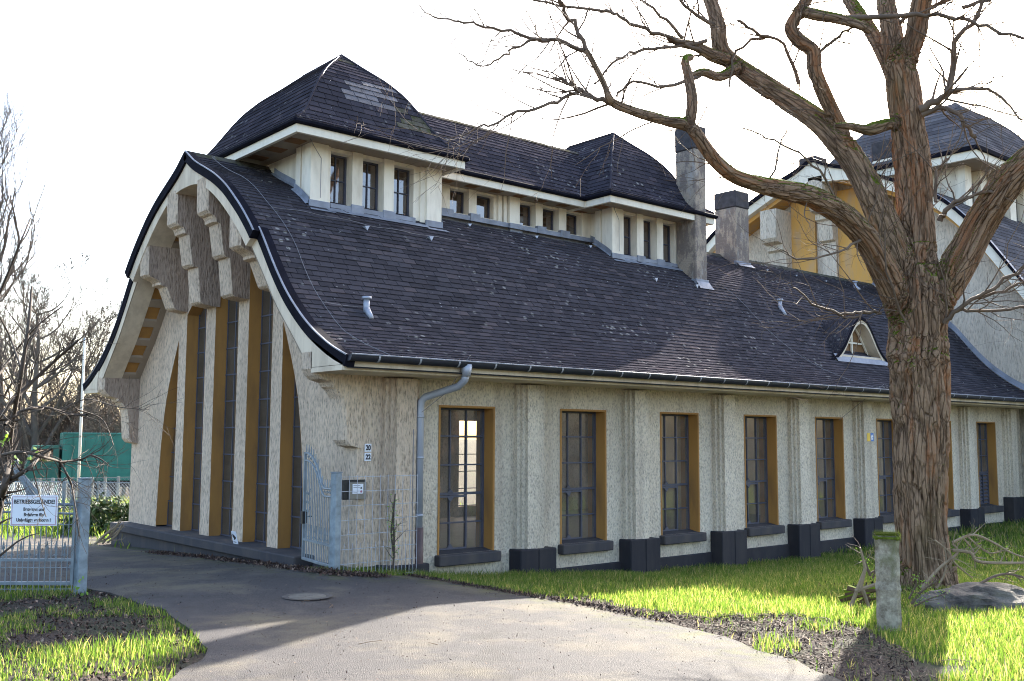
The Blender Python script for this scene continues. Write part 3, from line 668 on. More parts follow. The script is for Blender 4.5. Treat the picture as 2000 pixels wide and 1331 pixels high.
def lantern_tower(ox, first):
    x = lambda a: a+ox
    tw = hall
    L = MB()
    yf, yr, yb, zl = 2.05, 2.12, 2.27, 5.61
    # corner pilasters, stepped
    for a, b in ((.46, .73), (2.40, 2.67)): L.box(x(a), x(b), yf, yf+.25, 4.5, EZ0+.03)
    L.box(x(.46), x(.73), yf+.29, yf+.42, 4.6, EZ0+.03); L.box(x(.50), x(.60), yf+.25, yf+.29, 4.6, EZ0+.03)
    L.box(x(2.40), x(2.67), yf+.29, yf+.42, 4.6, EZ0+.03); L.box(x(2.53), x(2.63), yf+.25, yf+.29, 4.6, EZ0+.03)
    L.box(x(.73), x(.79), yr-.03, yb+.05, 4.6, EZ0+.03); L.box(x(2.32), x(2.40), yr-.02, yb+.05, 4.6, EZ0+.03); L.box(x(2.22), x(2.32), yr+.02, yb+.05, 4.6, EZ0+.03)
    ops = ((.79, 1.14), (1.31, 1.67), (1.84, 2.22))
    L.box(x(1.14), x(1.31), yr-.03, yb+.05, 4.7, EZ0+.03); L.box(x(1.67), x(1.84), yr-.03, yb+.05, 4.7, EZ0+.03)
    for a, b in ops: L.box(x(a), x(b), yr, yb+.05, zl, EZ0+.03); L.box(x(a), x(b), yr+.02, yb+.05, 4.55, 4.88)
    # west and east walls
    L.box(x(.57), x(.66), yf+.42, 4.95, 4.0, EZ0+.03); L.box(x(2.50), x(2.60), yf+.42, 4.95, 4.0, EZ0+.03); L.box(x(.6), x(2.6), 4.95, 5.0, 4.0, EZ0+.03)
    L.build('lantern_wall', M['white'], tw)
    B = MB(); B.box(x(.70), x(2.45), 3.4, 3.42, 4.4, 5.65); B.build('lantern_backing', M['brown_in'], tw)
    lantern_windows(tw, [(x(a)+.002, x(b)-.002) for a, b in ops], yr, yb, 4.88, zl, 2, 2)
    # zinc flashings at the foot, stepping down with the roof
    Z = MB()
    Z.cbox(x(.79), x(2.22), yr-.05, yr+.03, 4.68, 4.87, .006)
    for a, b in ((.44, .76), (2.38, 2.69)): 
        Z.cbox(x(a), x(b), yf-.02, yf+.02, 4.66, 4.86, .006); Z.add([(x(a)-.03, yf-.13, zroof(AX-yf+.13)+.03), (x(b)+.05, yf-.13, zroof(AX-yf+.13)+.03), (x(b)+.02, yf-.02, 4.76), (x(a), yf-.02, 4.76)], [(0, 1, 2, 3)])
    for a, b in ((1.12, 1.33), (1.65, 1.86)): Z.cbox(x(a), x(b), yr-.06, yr-.03, 4.7, 4.90, .004)
    Z.add([(x(.70), yr-.17, zroof(AX-yr+.17)+.03), (x(2.4), yr-.17, zroof(AX-yr+.17)+.03), (x(2.4), yr-.04, 4.80), (x(.70), yr-.04, 4.80)], [(0, 1, 2, 3)])
    for xs in (x(.44), x(.555)) if True else ():
        ya = yf if xs < x(.5) else yf+.4; ye = yf+.43 if xs < x(.5) else 3.3; n = 14; ys = np.linspace(ya, ye, n)
        Z.strip([(xs, t, zroof(AX-t)+.0) for t in ys], [(xs, t, zroof(AX-t)+.12) for t in ys]); Z.strip([(xs-.05, t, zroof(AX-t)+.02) for t in ys], [(xs, t, zroof(AX-t)+.04) for t in ys])
    for xs in (x(2.69),):
        ys = np.linspace(yf, yf+.6, 8); Z.strip([(xs, t, zroof(AX-t)+.0) for t in ys], [(xs, t, zroof(AX-t)+.12) for t in ys])
    Z.build('flashing', M['zinc'], tw)
    s = eave_ring(tw, x(.03), x(2.82), 1.68, 5.36)
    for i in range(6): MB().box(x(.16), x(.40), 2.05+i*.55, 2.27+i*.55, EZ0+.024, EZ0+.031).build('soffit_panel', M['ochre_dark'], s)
    tower_roof(tw, x(1.42), 2.92, 4.12, 1.40, 1.24, GQs, GZs, .105, .21, M['slate_top'], M['slate_base'], patch1 if first else None)
lantern_tower(0, True); lantern_tower(5.89, False)
# link
L = MB(); yf, yb, zl = 2.66, 2.84, 5.63
ops = ((2.74, 3.10), (3.30, 3.68), (3.84, 4.23), (4.74, 5.13), (5.29, 5.67), (5.85, 6.23)); 
edges = [2.64]+[v for o in ops for v in o]+[6.5]
for i in range(0, len(edges), 2):
    a, b = edges[i], edges[i+1]; L.box(a, b, yf+.02 if (a, b) != (4.23, 4.74) else yf+.06, yb+.05, 4.9, EZ0+.03)
L.box(4.30, 4.38, yf+.02, yf+.06, 4.9, EZ0+.03); L.box(4.48, 4.70, yf-.06, yf+.06, 4.9, EZ0+.03); L.box(4.40, 4.46, yf-.01, yf+.06, 4.9, EZ0+.03)
for a, b in ops: L.box(a, b, yf+.05, yb+.05, 5.62, EZ0+.03); L.box(a, b, yf+.05, yb+.05, 4.9, 5.24)
L.box(2.64, 6.5, 4.3, 4.4, 4.2, EZ0+.03)
L.build('lantern_wall', M['white'], hall)
B = MB(); B.box(2.7, 6.45, 3.6, 3.62, 4.6, 5.65); B.build('lantern_backing', M['brown_in'], hall)
lantern_windows(hall, [(a+.002, b-.002) for a, b in ops], yf, yb, 5.24, 5.62, 1, 1)
Z = MB(); Z.cbox(2.69, 6.42, yf-.05, yf+.03, 5.06, 5.205, .006); Z.cbox(4.46, 4.73, yf-.1, yf-.04, 5.02, 5.2, .006)
Z.add([(2.69, yf-.15, zroof(AX-yf+.15)+.03), (6.42, yf-.15, zroof(AX-yf+.15)+.03), (6.42, yf-.04, 5.13), (2.69, yf-.04, 5.13)], [(0, 1, 2, 3)])
for a, b in ((3.08, 3.32), (3.66, 3.86), (5.11, 5.31), (5.65, 5.87)): Z.cbox(a, b, yf-.06, yf+.019, 5.07, 5.25, .004)
Z.build('flashing', M['zinc'], hall)
mb = MB(); mb.box(2.82, 5.92, 2.28, 2.33, EZ0, EZ1); mb.build('fascia', M['fascia'], hall)
mb = MB(); mb.cbox(2.80, 5.93, 2.22, 2.32, EZ1+.002, EZ1+.074, .02); mb.build('gutter', M['darktrim'], hall)
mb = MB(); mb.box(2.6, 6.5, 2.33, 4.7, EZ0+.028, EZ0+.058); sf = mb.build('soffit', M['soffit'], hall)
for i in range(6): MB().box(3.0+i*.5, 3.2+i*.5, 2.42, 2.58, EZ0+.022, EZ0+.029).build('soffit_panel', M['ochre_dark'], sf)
LQ = np.array([0, .1, .3, .55, .75, .9, 1]); LZ = np.array([7.03, 6.97, 6.80, 6.50, 6.18, 5.93, 5.81]); LQs, LZs = smoothed(LQ, LZ, 80, 3)
larc = np.concatenate([[0], np.cumsum(np.hypot(np.diff(LQs)*1.24, np.diff(LZs)))])
mb = MB(); base = MB()
for s in (-1, 1):
    Pf = lambda a, u, s=s: np.array([u, AX+s*1.26*float(np.interp(a, larc, LQs)), float(np.interp(a, larc, LZs))])
    slates(mb, Pf, larc[-1], .01, int(larc[-1]/.105), lambda a: (1.6, 7.2), .21, seed=33+s)
    base.strip([Pf(a, 1.6)-np.array([0, 0, .01]) for a in np.linspace(0, larc[-1], 20)], [Pf(a, 7.2)-np.array([0, 0, .01]) for a in np.linspace(0, larc[-1], 20)])
o = mb.build('lantern_roof', M['slate_top'], hall); base.build('roof_deck', M['slate_base'], o)
mb = MB()
for i in range(14):
    x0 = 3.0+i*.28; h = .012*random.random()
    for s in (-1, 1): mb.add([(x0, AX, 7.06+h), (x0+.29, AX, 7.065+h), (x0+.29, AX+s*.13, 6.98+h), (x0, AX+s*.13, 6.975+h)], [(0, 1, 2, 3)])
mb.build('ridge', M['slate_old'], hall)
# chimneys
def chimney_mat():
    k = NT('chimney_render'); a = k.ramp(k.noise(5, (1, 1, .5), 7, .7), [(.44, 0), (.52, 1)])
    c = k.mix(a, (.34, .28, .22), (.19, .155, .135)); c = k.mix(k.ramp(k.noise(3, (1, 1, .4), 6, .7), [(.58, 0), (.66, .7)]), c, (.36, .34, .32))
    k.col(c); k.rough(.95); k.bump(k.noise(30, detail=7), .02, 1); return k.m
M['chim'] = chimney_mat(); M['chimcap'] = plain('chimney_slate_cap', (.045, .040, .045), .8, 0, .4, 8, .01)
def chimney(x0, x1, y0, y1, z0, zc, z1):
    mb = MB(); mb.cbox(x0, x1, y0, y1, z0, zc, .015)
    o = mb.build('chimney', M['chim'], hall); m = MB(); m.cbox(x0-.012, x1+.012, y0-.012, y1+.012, zc+.002, z1, .02); m.build('cap', M['chimcap'], o)
    f = MB(); f.cbox(x0-.02, x1+.02, y0-.02, y1+.02, z0, zroof(AX-y0)+.1, .004) if y0 < AX-1 else f.cbox(x0-.02, x1+.02, y0-.02, y0+.05, z0, zroof(AX-y0)+.1, .004)
    f.add([(x0-.03, y0-.12, zroof(AX-y0+.12)+.03), (x1+.05, y0-.12, zroof(AX-y0+.12)+.03), (x1+.02, y0-.02, zroof(AX-y0)+.06), (x0-.02, y0-.02, zroof(AX-y0)+.06)], [(0, 1, 2, 3)])
    f.build('flashing', M['zinc'], o); return o
chimney(8.13, 8.45, 1.66, 2.12, 4.0, 6.98, 7.43); chimney(11.25, 11.72, 3.1, 3.66, 5.0, 6.62, 6.99)

# eyebrow dormer
DC, DY = 11.62, .50
DX = np.array([-1.45, -1.05, -.72, -.48, -.30, -.16, 0, .16, .30, .48, .72, 1.05, 1.45]); DZ = np.array([3.08, 3.13, 3.30, 3.58, 3.85, 3.97, 4.02, 3.97, 3.85, 3.58, 3.30, 3.13, 3.08])
dxs = np.linspace(-1.45, 1.45, 60); dzs = np.interp(dxs, DX, DZ); dzs = np.convolve(np.pad(dzs, 3, 'edge'), np.ones(7)/7, 'valid')
mb = MB(); D2 = MB()
def dzr(u): return float(np.interp(u-DC, dxs, dzs))
def yback(u):
    z = dzr(u); y = DY
    while zroof(AX-y) < z and y < 2: y += .01
    return y
for j in range(11):       # courses run across the hood
    for i in range(len(dxs)-1):
        u0, u1 = DC+dxs[i], DC+dxs[i+1]; f0, f1 = j/11, (j+1)/11
        y00 = DY-.06+(yback(u0)-DY+.08)*f0; y01 = DY-.06+(yback(u0)-DY+.08)*f1; y10 = DY-.06+(yback(u1)-DY+.08)*f0; y11 = DY-.06+(yback(u1)-DY+.08)*f1
        rr = (i*7+j*3) % 5*.002
        D2.add([(u0+.003, y00, dzr(u0)+.022+rr), (u1, y10, dzr(u1)+.022+rr), (u1, y11, dzr(u1)+.012), (u0+.003, y01, dzr(u0)+.012), (u0+.003, y00, dzr(u0)), (u1, y10, dzr(u1))], [(0, 1, 2, 3), (4, 5, 1, 0)])
dm = D2.build('dormer', M['slate'], hall)
cr = MB()
xs = np.linspace(-1.05, 1.05, 50)
for y0, y1, o0, o1 in ((DY-.075, DY-.05, .03, -.03),):
    cr.strip([(DC+a, y0, dzr(DC+a)+o0) for a in dxs], [(DC+a, y0, dzr(DC+a)+o1) for a in dxs]); cr.strip([(DC+a, y0, dzr(DC+a)+o0) for a in dxs], [(DC+a, y1, dzr(DC+a)+o0) for a in dxs])
cr.build('dormer_trim', M['darktrim'], dm)
cr = MB(); cr.strip([(DC+a, DY-.06, dzr(DC+a)-.03) for a in xs], [(DC+a, DY-.06, dzr(DC+a)-.10) for a in xs]); cr.strip([(DC+a, DY-.06, dzr(DC+a)-.10) for a in xs], [(DC+a, DY+.42, dzr(DC+a)-.10) for a in xs])
cr.box(DC-.85, DC+.85, DY-.05, DY+.02, 3.15, 3.26); cr.build('dormer_arch', M['cream'], dm)
cr = MB(); cr.add([(DC-.95, DY-.12, zroof(AX-DY+.12)+.03), (DC+.95, DY-.12, zroof(AX-DY+.12)+.03), (DC+.95, DY-.02, 3.27), (DC-.95, DY-.02, 3.27)], [(0, 1, 2, 3)]); cr.build('flashing', M['zinc'], dm)
cr = MB(); yw = DY+.20; gl = MB()
xs = np.linspace(-.62, .62, 30); cr.strip([(DC+a, yw, 3.2) for a in xs], [(DC+a, yw, max(3.2, dzr(DC+a)-.10)) for a in xs]); cr.build('dormer_backing', M['brown_in'], dm)
cr = MB()
cr.tube([(DC+a, yw-.03, max(3.24, dzr(DC+a)-.14)) for a in np.linspace(-.6, .6, 24)], .022, 4); cr.box(DC-.6, DC+.6, yw-.05, yw-.01, 3.22, 3.27); cr.box(DC-.02, DC+.02, yw-.045, yw-.012, 3.27, 3.86); cr.box(DC-.36, DC+.36, yw-.042, yw-.014, 3.52, 3.55)
wd = cr.build('dormer_window', M['fascia'], dm)
# vent pipes, snow hooks, conductor wires
def vent(x, y, h=.2):
    z = zroof(AX-y); mb = MB(); mb.tube([(x, y, z-.03), (x, y, z+h)], .04, 12); mb.tube([(x, y, z+h), (x, y, z+h+.03)], [.065, .06], 12)
    mb.tube([(x, y-.12, zroof(AX-y+.12)+.02), (x, y, z+.05)], [.03, .045], 8); mb.build('vent_pipe', M['zincpipe'], hall, True)
vent(.39, .47, .17); vent(10.27, 1.36, .17); vent(15.6, 2.9, .15)
def hook(x, y):
    z = zroof(AX-y); mb = MB(); mb.add([(x-.035, y, z+.02), (x+.045, y, z+.02), (x+.05, y-.06, z+.03), (x-.03, y-.06, z+.02), (x+.01, y-.065, zroof(AX-y+.065)+.018)], [(0, 1, 2, 3), (2, 3, 4), (0, 3, 4), (1, 2, 4)]); mb.build('roof_vent', M['zincpipe'], hall)
for px, py in ((1.12, 1.72), (2.2, 1.72), (3.35, 2.3), (4.75, 2.3), (6.0, 2.3), (6.9, 1.6), (8.0, 1.6), (12.2, 3.05), (13.3, 3.05), (14.5, 3.05)): hook(px, py)
def roof_wire(pts, r=.0038, lift=.05, parent=hall):
    mb = MB(); P = []
    for (x0, y0), (x1, y1) in zip(pts[:-1], pts[1:]):
        for t in np.linspace(0, 1, 10, endpoint=False): x = x0+(x1-x0)*t; y = y0+(y1-y0)*t; P.append((x, y, zroof(AX-y)+lift+.008*math.sin(9*x+7*y)))
    P.append((pts[-1][0], pts[-1][1], zroof(AX-pts[-1][1])+lift)); mb.tube(P, r, 5); mb.build('conductor_wire', M['wire'], parent)
roof_wire([(-.35, 3.4), (-.30, 2.6), (-.25, 1.9), (-.18, 1.2), (-.2, .6), (-.2, 0), (-.1, -.5), (-.05, -.75)]); roof_wire([(-.25, 1.78), (.6, 1.78), (1.2, 1.72), (2.6, 1.7)]); roof_wire([(-.2, .5), (.38, .5)])
roof_wire([(8.9, 1.7), (9.2, .9), (9.6, .1), (10.2, -.7)])
for P_, r_w in (([(10.2, -.78, 2.62), (9.9, -.5, 2.3), (9.75, -.17, 2.0)], .004), ([(1.0, -.8, 2.6), (.92, -.5, 2.2), (.74, -.22, 1.95)], .004), ([(.60, -.26, 1.75), (.60, -.26, .2)], .007)): MB().tube(P_, r_w, 5).build('conductor_wire', M['wire'], hall)
mb = MB()
for ox in (0, 5.89):
    P = []
    for a in np.linspace(.1, 1, 20): P.append((1.42+ox-1.40*a*.93, 2.92-1.24*a*.93-.02, float(np.interp(a, GQs, GZs))+.05))
    mb.tube(P, .0035, 4); mb.tube([P[-1], (ox+.45, 1.98, 5.6), (ox+.6, 2.02, 5.45), (ox+.6, 2.02, 4.9)], .005, 4)
mb.tube([(1.42, 2.9, 7.35), (1.44, 2.88, 7.5)], .006, 4); mb.tube([(-.68, AX, 5.6), (-.75, AX, 5.78)], .005, 4)
for yy in (3.6, 4.4): mb.tube([(1.38, yy, 7.35), (1.33, yy, 7.46), (1.36, yy, 7.52)], .006, 4)
mb.build('conductor_wire', M['wire'], hall)

# ------------------------------------------------------------------ second hall behind
hall2 = empty('second_hall', (0, 0, 0), 'taller matching hall behind, seen past the tree, with ochre gable panels and domed lantern', 'building')
BX, BA = 17.5, 4.9
BW = np.array([0, .5, 1.0, 1.9, 2.5, 3.1, 3.7, 4.4, 5.1, 5.9, 6.8, 7.6]); BZ = np.array([9.12, 8.85, 8.70, 8.30, 8.02, 7.72, 7.27, 6.50, 5.50, 4.3, 3.3, 2.85]); BWs, BZs = smoothed(BW, BZ, 160, 3)
def zb(a): return float(np.interp(abs(a), BWs, BZs))
mb = MB(); ys = np.linspace(-7.4, 7.4, 80)
mb.strip([(BX+.3, BA+a, -.8) for a in ys], [(BX+.3, BA+a, zb(a)-.1) for a in ys])
mb.build('gable_wall', M['stucco_far'], hall2)
pil = ((6.05, 6.85), (4.6, 5.3), (3.0, 3.65)); 
mb = MB()
for a, b in ((2.3, 3.0), (3.65, 4.6), (5.3, 6.05)): mb.box(BX+.22, BX+.296, a, b, 4.8, 8.3)
mb.build('gable_panel', M['ochre_far'], hall2)
for a, b in pil:
    mb = MB(); zt = zb((a+b)/2-BA)-.48
    mb.prism([(BX+.29, 4.5), (BX+.1, 4.5), (BX+.1, zt-1.7), (BX-.02, zt-1.65), (BX-.1, zt-1.15), (BX-.2, zt-1.1), (BX-.2, zt-.95), (BX-.42, zt-.9), (BX-.5, zt-.8), (BX-.5, zt), (BX+.29, zt)], 1, a, b-.28); mb.build('corbel', M['stucco_far'], hall2)
mb = MB()
for a in (1,):
    n = 60; ws = np.linspace(-7.5, 7.5, 2*n)
    O = [(BA+a_, zb(a_)-.06) for a_ in ws]; I = [(BA+a_*.985, zb(a_)-.30-.25*math.exp(-(a_/.7)**2)) for a_ in ws]
    mb.strip([(BX-.5, *p) for p in O], [(BX-.5, *p) for p in I]); mb.strip([(BX-.5, *p) for p in I], [(BX-.3, *p) for p in I])
mb.build('fascia', M['fascia'], hall2)
mb = MB(); mb.strip([(BX-.3, BA+a_*.985, zb(a_)-.42) for a_ in ws], [(BX+.3, BA+a_*.985, zb(a_)-.42) for a_ in ws]); mb.strip([(BX-.3, BA+a_*.985, zb(a_)-.42) for a_ in ws], [(BX-.3, BA+a_*.985, zb(a_)-.3) for a_ in ws]); mb.build('soffit', M['ochre_far'], hall2)
mb = MB(); mb.strip([(BX-.55, BA+a_, zb(a_)+.03) for a_ in ws], [(BX-.55, BA+a_, zb(a_)-.07) for a_ in ws]); mb.strip([(BX-.55, BA+a_, zb(a_)-.07) for a_ in ws], [(BX-.4, BA+a_, zb(a_)-.07) for a_ in ws]); mb.build('verge', M['darktrim'], hall2)
barc = np.concatenate([[0], np.cumsum(np.hypot(np.diff(BWs), np.diff(BZs)))])
mb = MB()
for s in (-1, 1): slates(mb, lambda q, u, s=s: np.array([u, BA+s*float(np.interp(q, barc, BWs)), float(np.interp(q, barc, BZs))]), barc[-1], .01, int(barc[-1]/.16), lambda q: (BX-.54, BX+14), .5, seed=50+s)
mb.strip([(BX-.5, BA+a_, zb(a_)-.01) for a_ in ws], [(BX+14, BA+a_, zb(a_)-.01) for a_ in ws]); mb.build('roof_slates', M['slate_haze'], hall2)
mb = MB(); w2 = [a_ for a_ in ws if -4.3 < a_ ]
mb.strip([(BX-.56, BA+a_, zb(a_)+.045) for a_ in ws], [(BX-.44, BA+a_, zb(a_)+.045) for a_ in ws]); mb.build('verge_strip', M['zinc'], hall2)
# flashing where the lower roof meets this gable
mb = MB(); aa = np.linspace(-4.25, 0, 50)
mb.strip([(BX+.02-.10, AX+a_, zroof(a_)+.035) for a_ in aa], [(BX+.0, AX+a_, zroof(a_)+.06) for a_ in aa]); mb.strip([(BX+.0, AX+a_, zroof(a_)+.06) for a_ in aa], [(BX+.0, AX+a_, zroof(a_)+.17) for a_ in aa]); mb.box(BX-.05, BX+.29, -.6, AX, -.5, -.4)
mb.build('flashing', M['zinc'], hall2)
mb = MB(); ya = [AX+a_ for a_ in aa]; mb.strip([(BX+.003, y, zroof(y-AX)-.05) for y in ya], [(BX+.003, y, 4.7 if y > 2.3 else min(8.2, zb(y-BA)-.28)) for y in ya]); mb.add([(BX+.003, -3.0, -.8), (BX+.003, -.73, -.8), (BX+.003, -.73, zb(-.73-BA)-.28), (BX+.003, -3, zb(-3-BA)-.28)], [(0, 1, 2, 3)])
mb.build('gable_wall', M['stucco_far'], hall2)
# domed lantern
DQ = np.array([0, .12, .3, .5, .65, .8, .9, 1.0]); DZ2 = np.array([10.9, 10.86, 10.66, 10.28, 9.85, 9.35, 9.03, 8.80]); DQs, DZs = smoothed(DQ, DZ2, 80, 3)
tower_roof(hall2, 20.9, 2.95, 3.6, 3.0, 2.05, DQs, DZs, .16, .4, M['slate_haze'], M['slate_base'], lift=.012)
mb = MB(); mb.box(17.95, 23.85, .95, 1.03, 8.50, 8.70); mb.box(17.95, 18.03, 1.03, 6.1, 8.50, 8.70); mb.build('fascia', M['fascia'], hall2)
mb = MB(); mb.box(17.88, 23.9, .88, .98, 8.705, 8.80); mb.box(17.88, 17.98, .98, 6.1, 8.705, 8.80); mb.build('gutter', M['darktrim'], hall2)
mb = MB(); mb.box(18.03, 23.8, 1.03, 6.1, 8.53, 8.57); mb.build('soffit', M['soffit'], hall2)
mb = MB(); mb.box(18.6, 23.4, 1.75, 5.6, 5.5, 8.53) 
for i in range(6): mb.box(18.5+i*.85, 18.85+i*.85, 1.50, 1.75, 5.5, 8.53)
mb.box(18.52, 18.6, 1.75, 2.1, 5.5, 8.53); mb.box(18.54, 18.6, 2.4, 2.7, 5.5, 8.53)
mb.build('lantern_wall', M['white'], hall2)
for i in range(5):
    a = 18.9+i*.85; m = MB(); m.box(a, a+.40, 1.66, 1.745, 6.6, 8.2); wv = m.build('lantern_window', M['frame'], hall2)
    m = MB()
    for cc in (0, 1):
        for rr in range(3): m.box(a+.03+cc*.18, a+.19+cc*.18, 1.652, 1.657, 6.65+rr*.52, 7.12+rr*.52)
    m.build('pane', M['glass_lantern'], wv)
mb = MB(); mb.cbox(18.3, 18.9, 5.6, 6.15, 8.0, 9.62, .02); mb.build('chimney', M['chimcap'], hall2)
mb = MB(); mb.cbox(18.05, 18.6, 3.2, 3.75, 7.8, 9.0, .02); mb.build('chimney', M['white'], hall2)
mb = MB(); mb.cbox(18.04, 18.61, 3.19, 3.76, 9.002, 9.5, .02); mb.build('chimney', M['chimcap'], hall2)
# ------------------------------------------------------------------ signs and letter box on the corner
def text(s, size, loc, mat, parent, rot=(math.pi/2, 0, 0), align='CENTER', off=.0, name='lettering', sx=1):
    c = bpy.data.curves.new(name, 'FONT'); c.body = s; c.size = size; c.align_x = align; c.align_y = 'CENTER'; c.extrude = .0006; c.offset = off
    o = bpy.data.objects.new(name, c); COL.objects.link(o); o.location = loc; o.rotation_euler = rot; o.scale = (sx, 1, 1)
    me = bpy.data.meshes.new_from_object(o); me.materials.clear(); me.materials.append(mat); n_ = bpy.data.objects.new(name, me); COL.objects.link(n_); n_.location = loc; n_.rotation_euler = rot; n_.scale = (sx, 1, 1); n_.parent = parent; bpy.data.objects.remove(o); return n_
for t, z in (('20', 1.535), ('22', 1.43)):
    e = empty('house_number', (.145, -.012, z), 'white enamel plate with number %s, %s of the two on the corner' % (t, 'upper' if t == '20' else 'lower'), 'sign', 'house number plates')
    MB().cbox(-.045, .045, 0, .010, -.046, .046, .003).build('plate', M['signwhite'], e); text(t, .078, (0, -.002, -.002), M['signblack'], e, off=.0035, sx=.85)
e = empty('letter_box', (-.04, -.03, 1.065), 'dark framed metal letter box with white notice on the corner wall', 'letter box')
MB().cbox(-.145, .145, -.01, .04, -.11, .11, .005).build('housing', M['black'], e)
MB().cbox(-.085, .143, -.03, -.011, -.108, .085, .004).build('door', plain('letter_box_metal', (.20, .19, .17), .45, .4, .1), e)
nf = MB().cbox(-.045, .095, -.036, -.031, -.045, .065, .001).build('notice', M['signwhite'], e)
mb = MB()
for i, wd in enumerate((.09, .11, .0, .07, .05)):
    if wd: mb.box(-.035, -.035+wd, -.0375, -.0365, .045-i*.02, .049-i*.02)
mb.prism([(.055, .01), (.08, .01), (.068, .032)], 1, -.0375, -.0365); mb.build('print', M['signblack'], e)
mb = MB(); mb.tube([(.068, -.0375, -.02), (.068, -.0365, -.02)], .014, 12); mb.build('symbol', M['signred'], e)
e = empty('badge', (10.76, -.172, 1.70), 'small yellow and blue plate on a pilaster left of the trunk', 'sign')
MB().cbox(-.11, -.002, 0, .01, -.075, .075, .002).build('yellow_half', M['yellow'], e); MB().cbox(.002, .11, 0, .01, -.075, .075, .002).build('blue_half', M['blue'], e)
mb = MB(); mb.prism([(.02, .02), (.06, .05), (.09, .01), (.06, -.0), (.08, -.04), (.03, -.05)], 1, -.002, -.0005); mb.build('emblem', M['signwhite'], e)
e = empty('paper_notice', (-.19, 2.66, .335), 'white notice with black pictogram leaning on the gable ledge', 'sign'); e.rotation_euler = (0, R_(-14), 0)
MB().cbox(-.003, .003, -.07, .07, -.085, .085, .001).build('sheet', M['signwhite'], e)
mb = MB(); mb.prism([(-.05, .0), (-.01, .03), (.045, .05), (.05, .01), (.02, -.01), (.03, -.035), (-.02, -.02)], 0, -.0045, -.0035); mb.box(-.0045, -.0035, -.03, .05, -.065, -.055); mb.build('pictogram', M['signblack'], e)
tag(e.copy(), None) if False else None

# ------------------------------------------------------------------ gates and mesh fence
def post(name, x, y, z0, z1, lbl, cat='gate post', s=.045):
    e = empty(name, (x, y, z0), lbl, cat); e.rotation_euler = (0, 0, R_(8)); h = z1-z0
    MB().cbox(-s, s, -s, s, -.2, h, .008).build('shaft', M['galvp'], e); MB().cbox(-s-.003, s+.003, -s-.003, s+.003, h+.001, h+.012, .003).build('cap', M['galv'], e)
    mb = MB()
    return e
pr = post('gate_post', -.46, -.34, .1, 1.27, 'galvanised square gate post in front of the hall corner')
pl = post('gate_post', -2.94, .13, .0, 1.245, 'galvanised square gate post left, standing at the driveway edge', s=.047)
def scroll(mb, c, r, s, ax, n=14, th=.006):
    pts = []
    for i in range(n):
        a = i/(n-1)*4.2; q = r*(1-i/(n-1)*.75); pts.append(ax(c[0]+s*q*math.cos(a), c[1]+q*math.sin(a)))
    mb.tube(pts, th, 5)
def gate_leaf(name, L, zb_, prof, lbl, parent_rot, loc):
    """ornate leaf in its local x-z plane, hinge at x=0; prof(x) = top height"""
    e = empty(name, loc, lbl, 'gate'); e.rotation_euler = (0, 0, parent_rot)
    ax = lambda a, b: (a, 0, b)
    fr = MB(); t = .016
    fr.cbox(-t, t, -t, t, zb_, prof(0)+.03, .003); fr.cbox(L-t, L+t, -t, t, zb_, prof(L)+.01, .003); fr.cbox(t, L-t, -t, t, zb_, zb_+.03, .003); fr.box(t, L-t, -.012, .012, .47, .495)
    xs = np.linspace(0, L, 24); fr.tube([(x, 0, prof(x)) for x in xs], .014, 6); fr.tube([(x, 0, prof(x)-.085) for x in xs], .011, 6)
    fr.build('gate_frame', M['galv'], e)
    b = MB(); n = int(L/.052)
    for i in range(1, n): x = L*i/n; b.tube([(x, 0, zb_+.02), (x, 0, prof(x)-.08)], .0052, 5)
    for i in range(1, int(L/.08)):
        x = L*i/int(L/.08)
        b.tube([(x, .0, .49), (x, 0, .60)], .006, 5); b.prism([(x-.014, .59), (x, .66), (x+.014, .59), (x, .57)], 1, -.005, .005); b.add([(x-.02, -.004, .53), (x+.02, -.004, .53), (x, -.004, .55), (x, -.004, .51)], [(0, 3, 1, 2)])
        scroll(b, (x+.012, .455+.06), .02, 1, ax, 8, .004)
    b.build('bars', M['galv'], e)
    o = MB(); k_ = int(L/.075)
    for i in range(k_):
        x = L*(i+.5)/k_; scroll(o, (x, prof(x)-.045), .026, 1 if i % 2 else -1, ax, 10, .006)
        o.prism([(x-.012, prof(x)+.02), (x, prof(x)+.10), (x+.012, prof(x)+.02)], 1, -.005, .005); o.tube([(x, 0, prof(x)), (x, 0, prof(x)+.05)], .006, 5)
    for z in (.80, .90, 1.0):
        if prof(L*.85) > z+.15: scroll(o, (L*.88, z), .035, 1, ax, 12, .007); scroll(o, (L*.80, z+.04), .03, -1, ax, 12, .006)
    o.build('ornament', M['galv'], e)
    h = MB(); 
    for z in (.42, 1.03): h.tube([(-.03, 0, z-.04), (-.03, 0, z+.04)], .015, 8); h.box(-.04, .03, -.01, .01, z-.015, z+.015)
    h.build('hinge', M['galv'], e)
    if L < 1.2: m = MB(); m.box(L-.03, L+.03, -.03, .03, .66, .80); m.tube([(L-.02, -.03, .74), (L-.02, -.06, .74), (L-.09, -.06, .745)], .008, 6); m.build('lock', M['black'], e)
    return e
def pr_top(x): return float(np.interp(x, [0, .28, .36, .50, .66, .80, .90], [1.09, 1.09, 1.14, 1.32, 1.43, 1.47, 1.47]))
gate_leaf('gate_leaf', .90, .25, pr_top, 'low ornate pale blue-grey gate leaf standing open by the hall corner', R_(81), (-.455, -.28, 0))
def pl_top(x): return float(np.interp(x, [0, 2.4], [1.00, 1.06]))
gate_leaf('gate_leaf', 2.3, .25, pl_top, 'ornate spear topped gate leaf behind the white warning sign', math.atan2(.50, -.62), (-3.0, .18, 0))
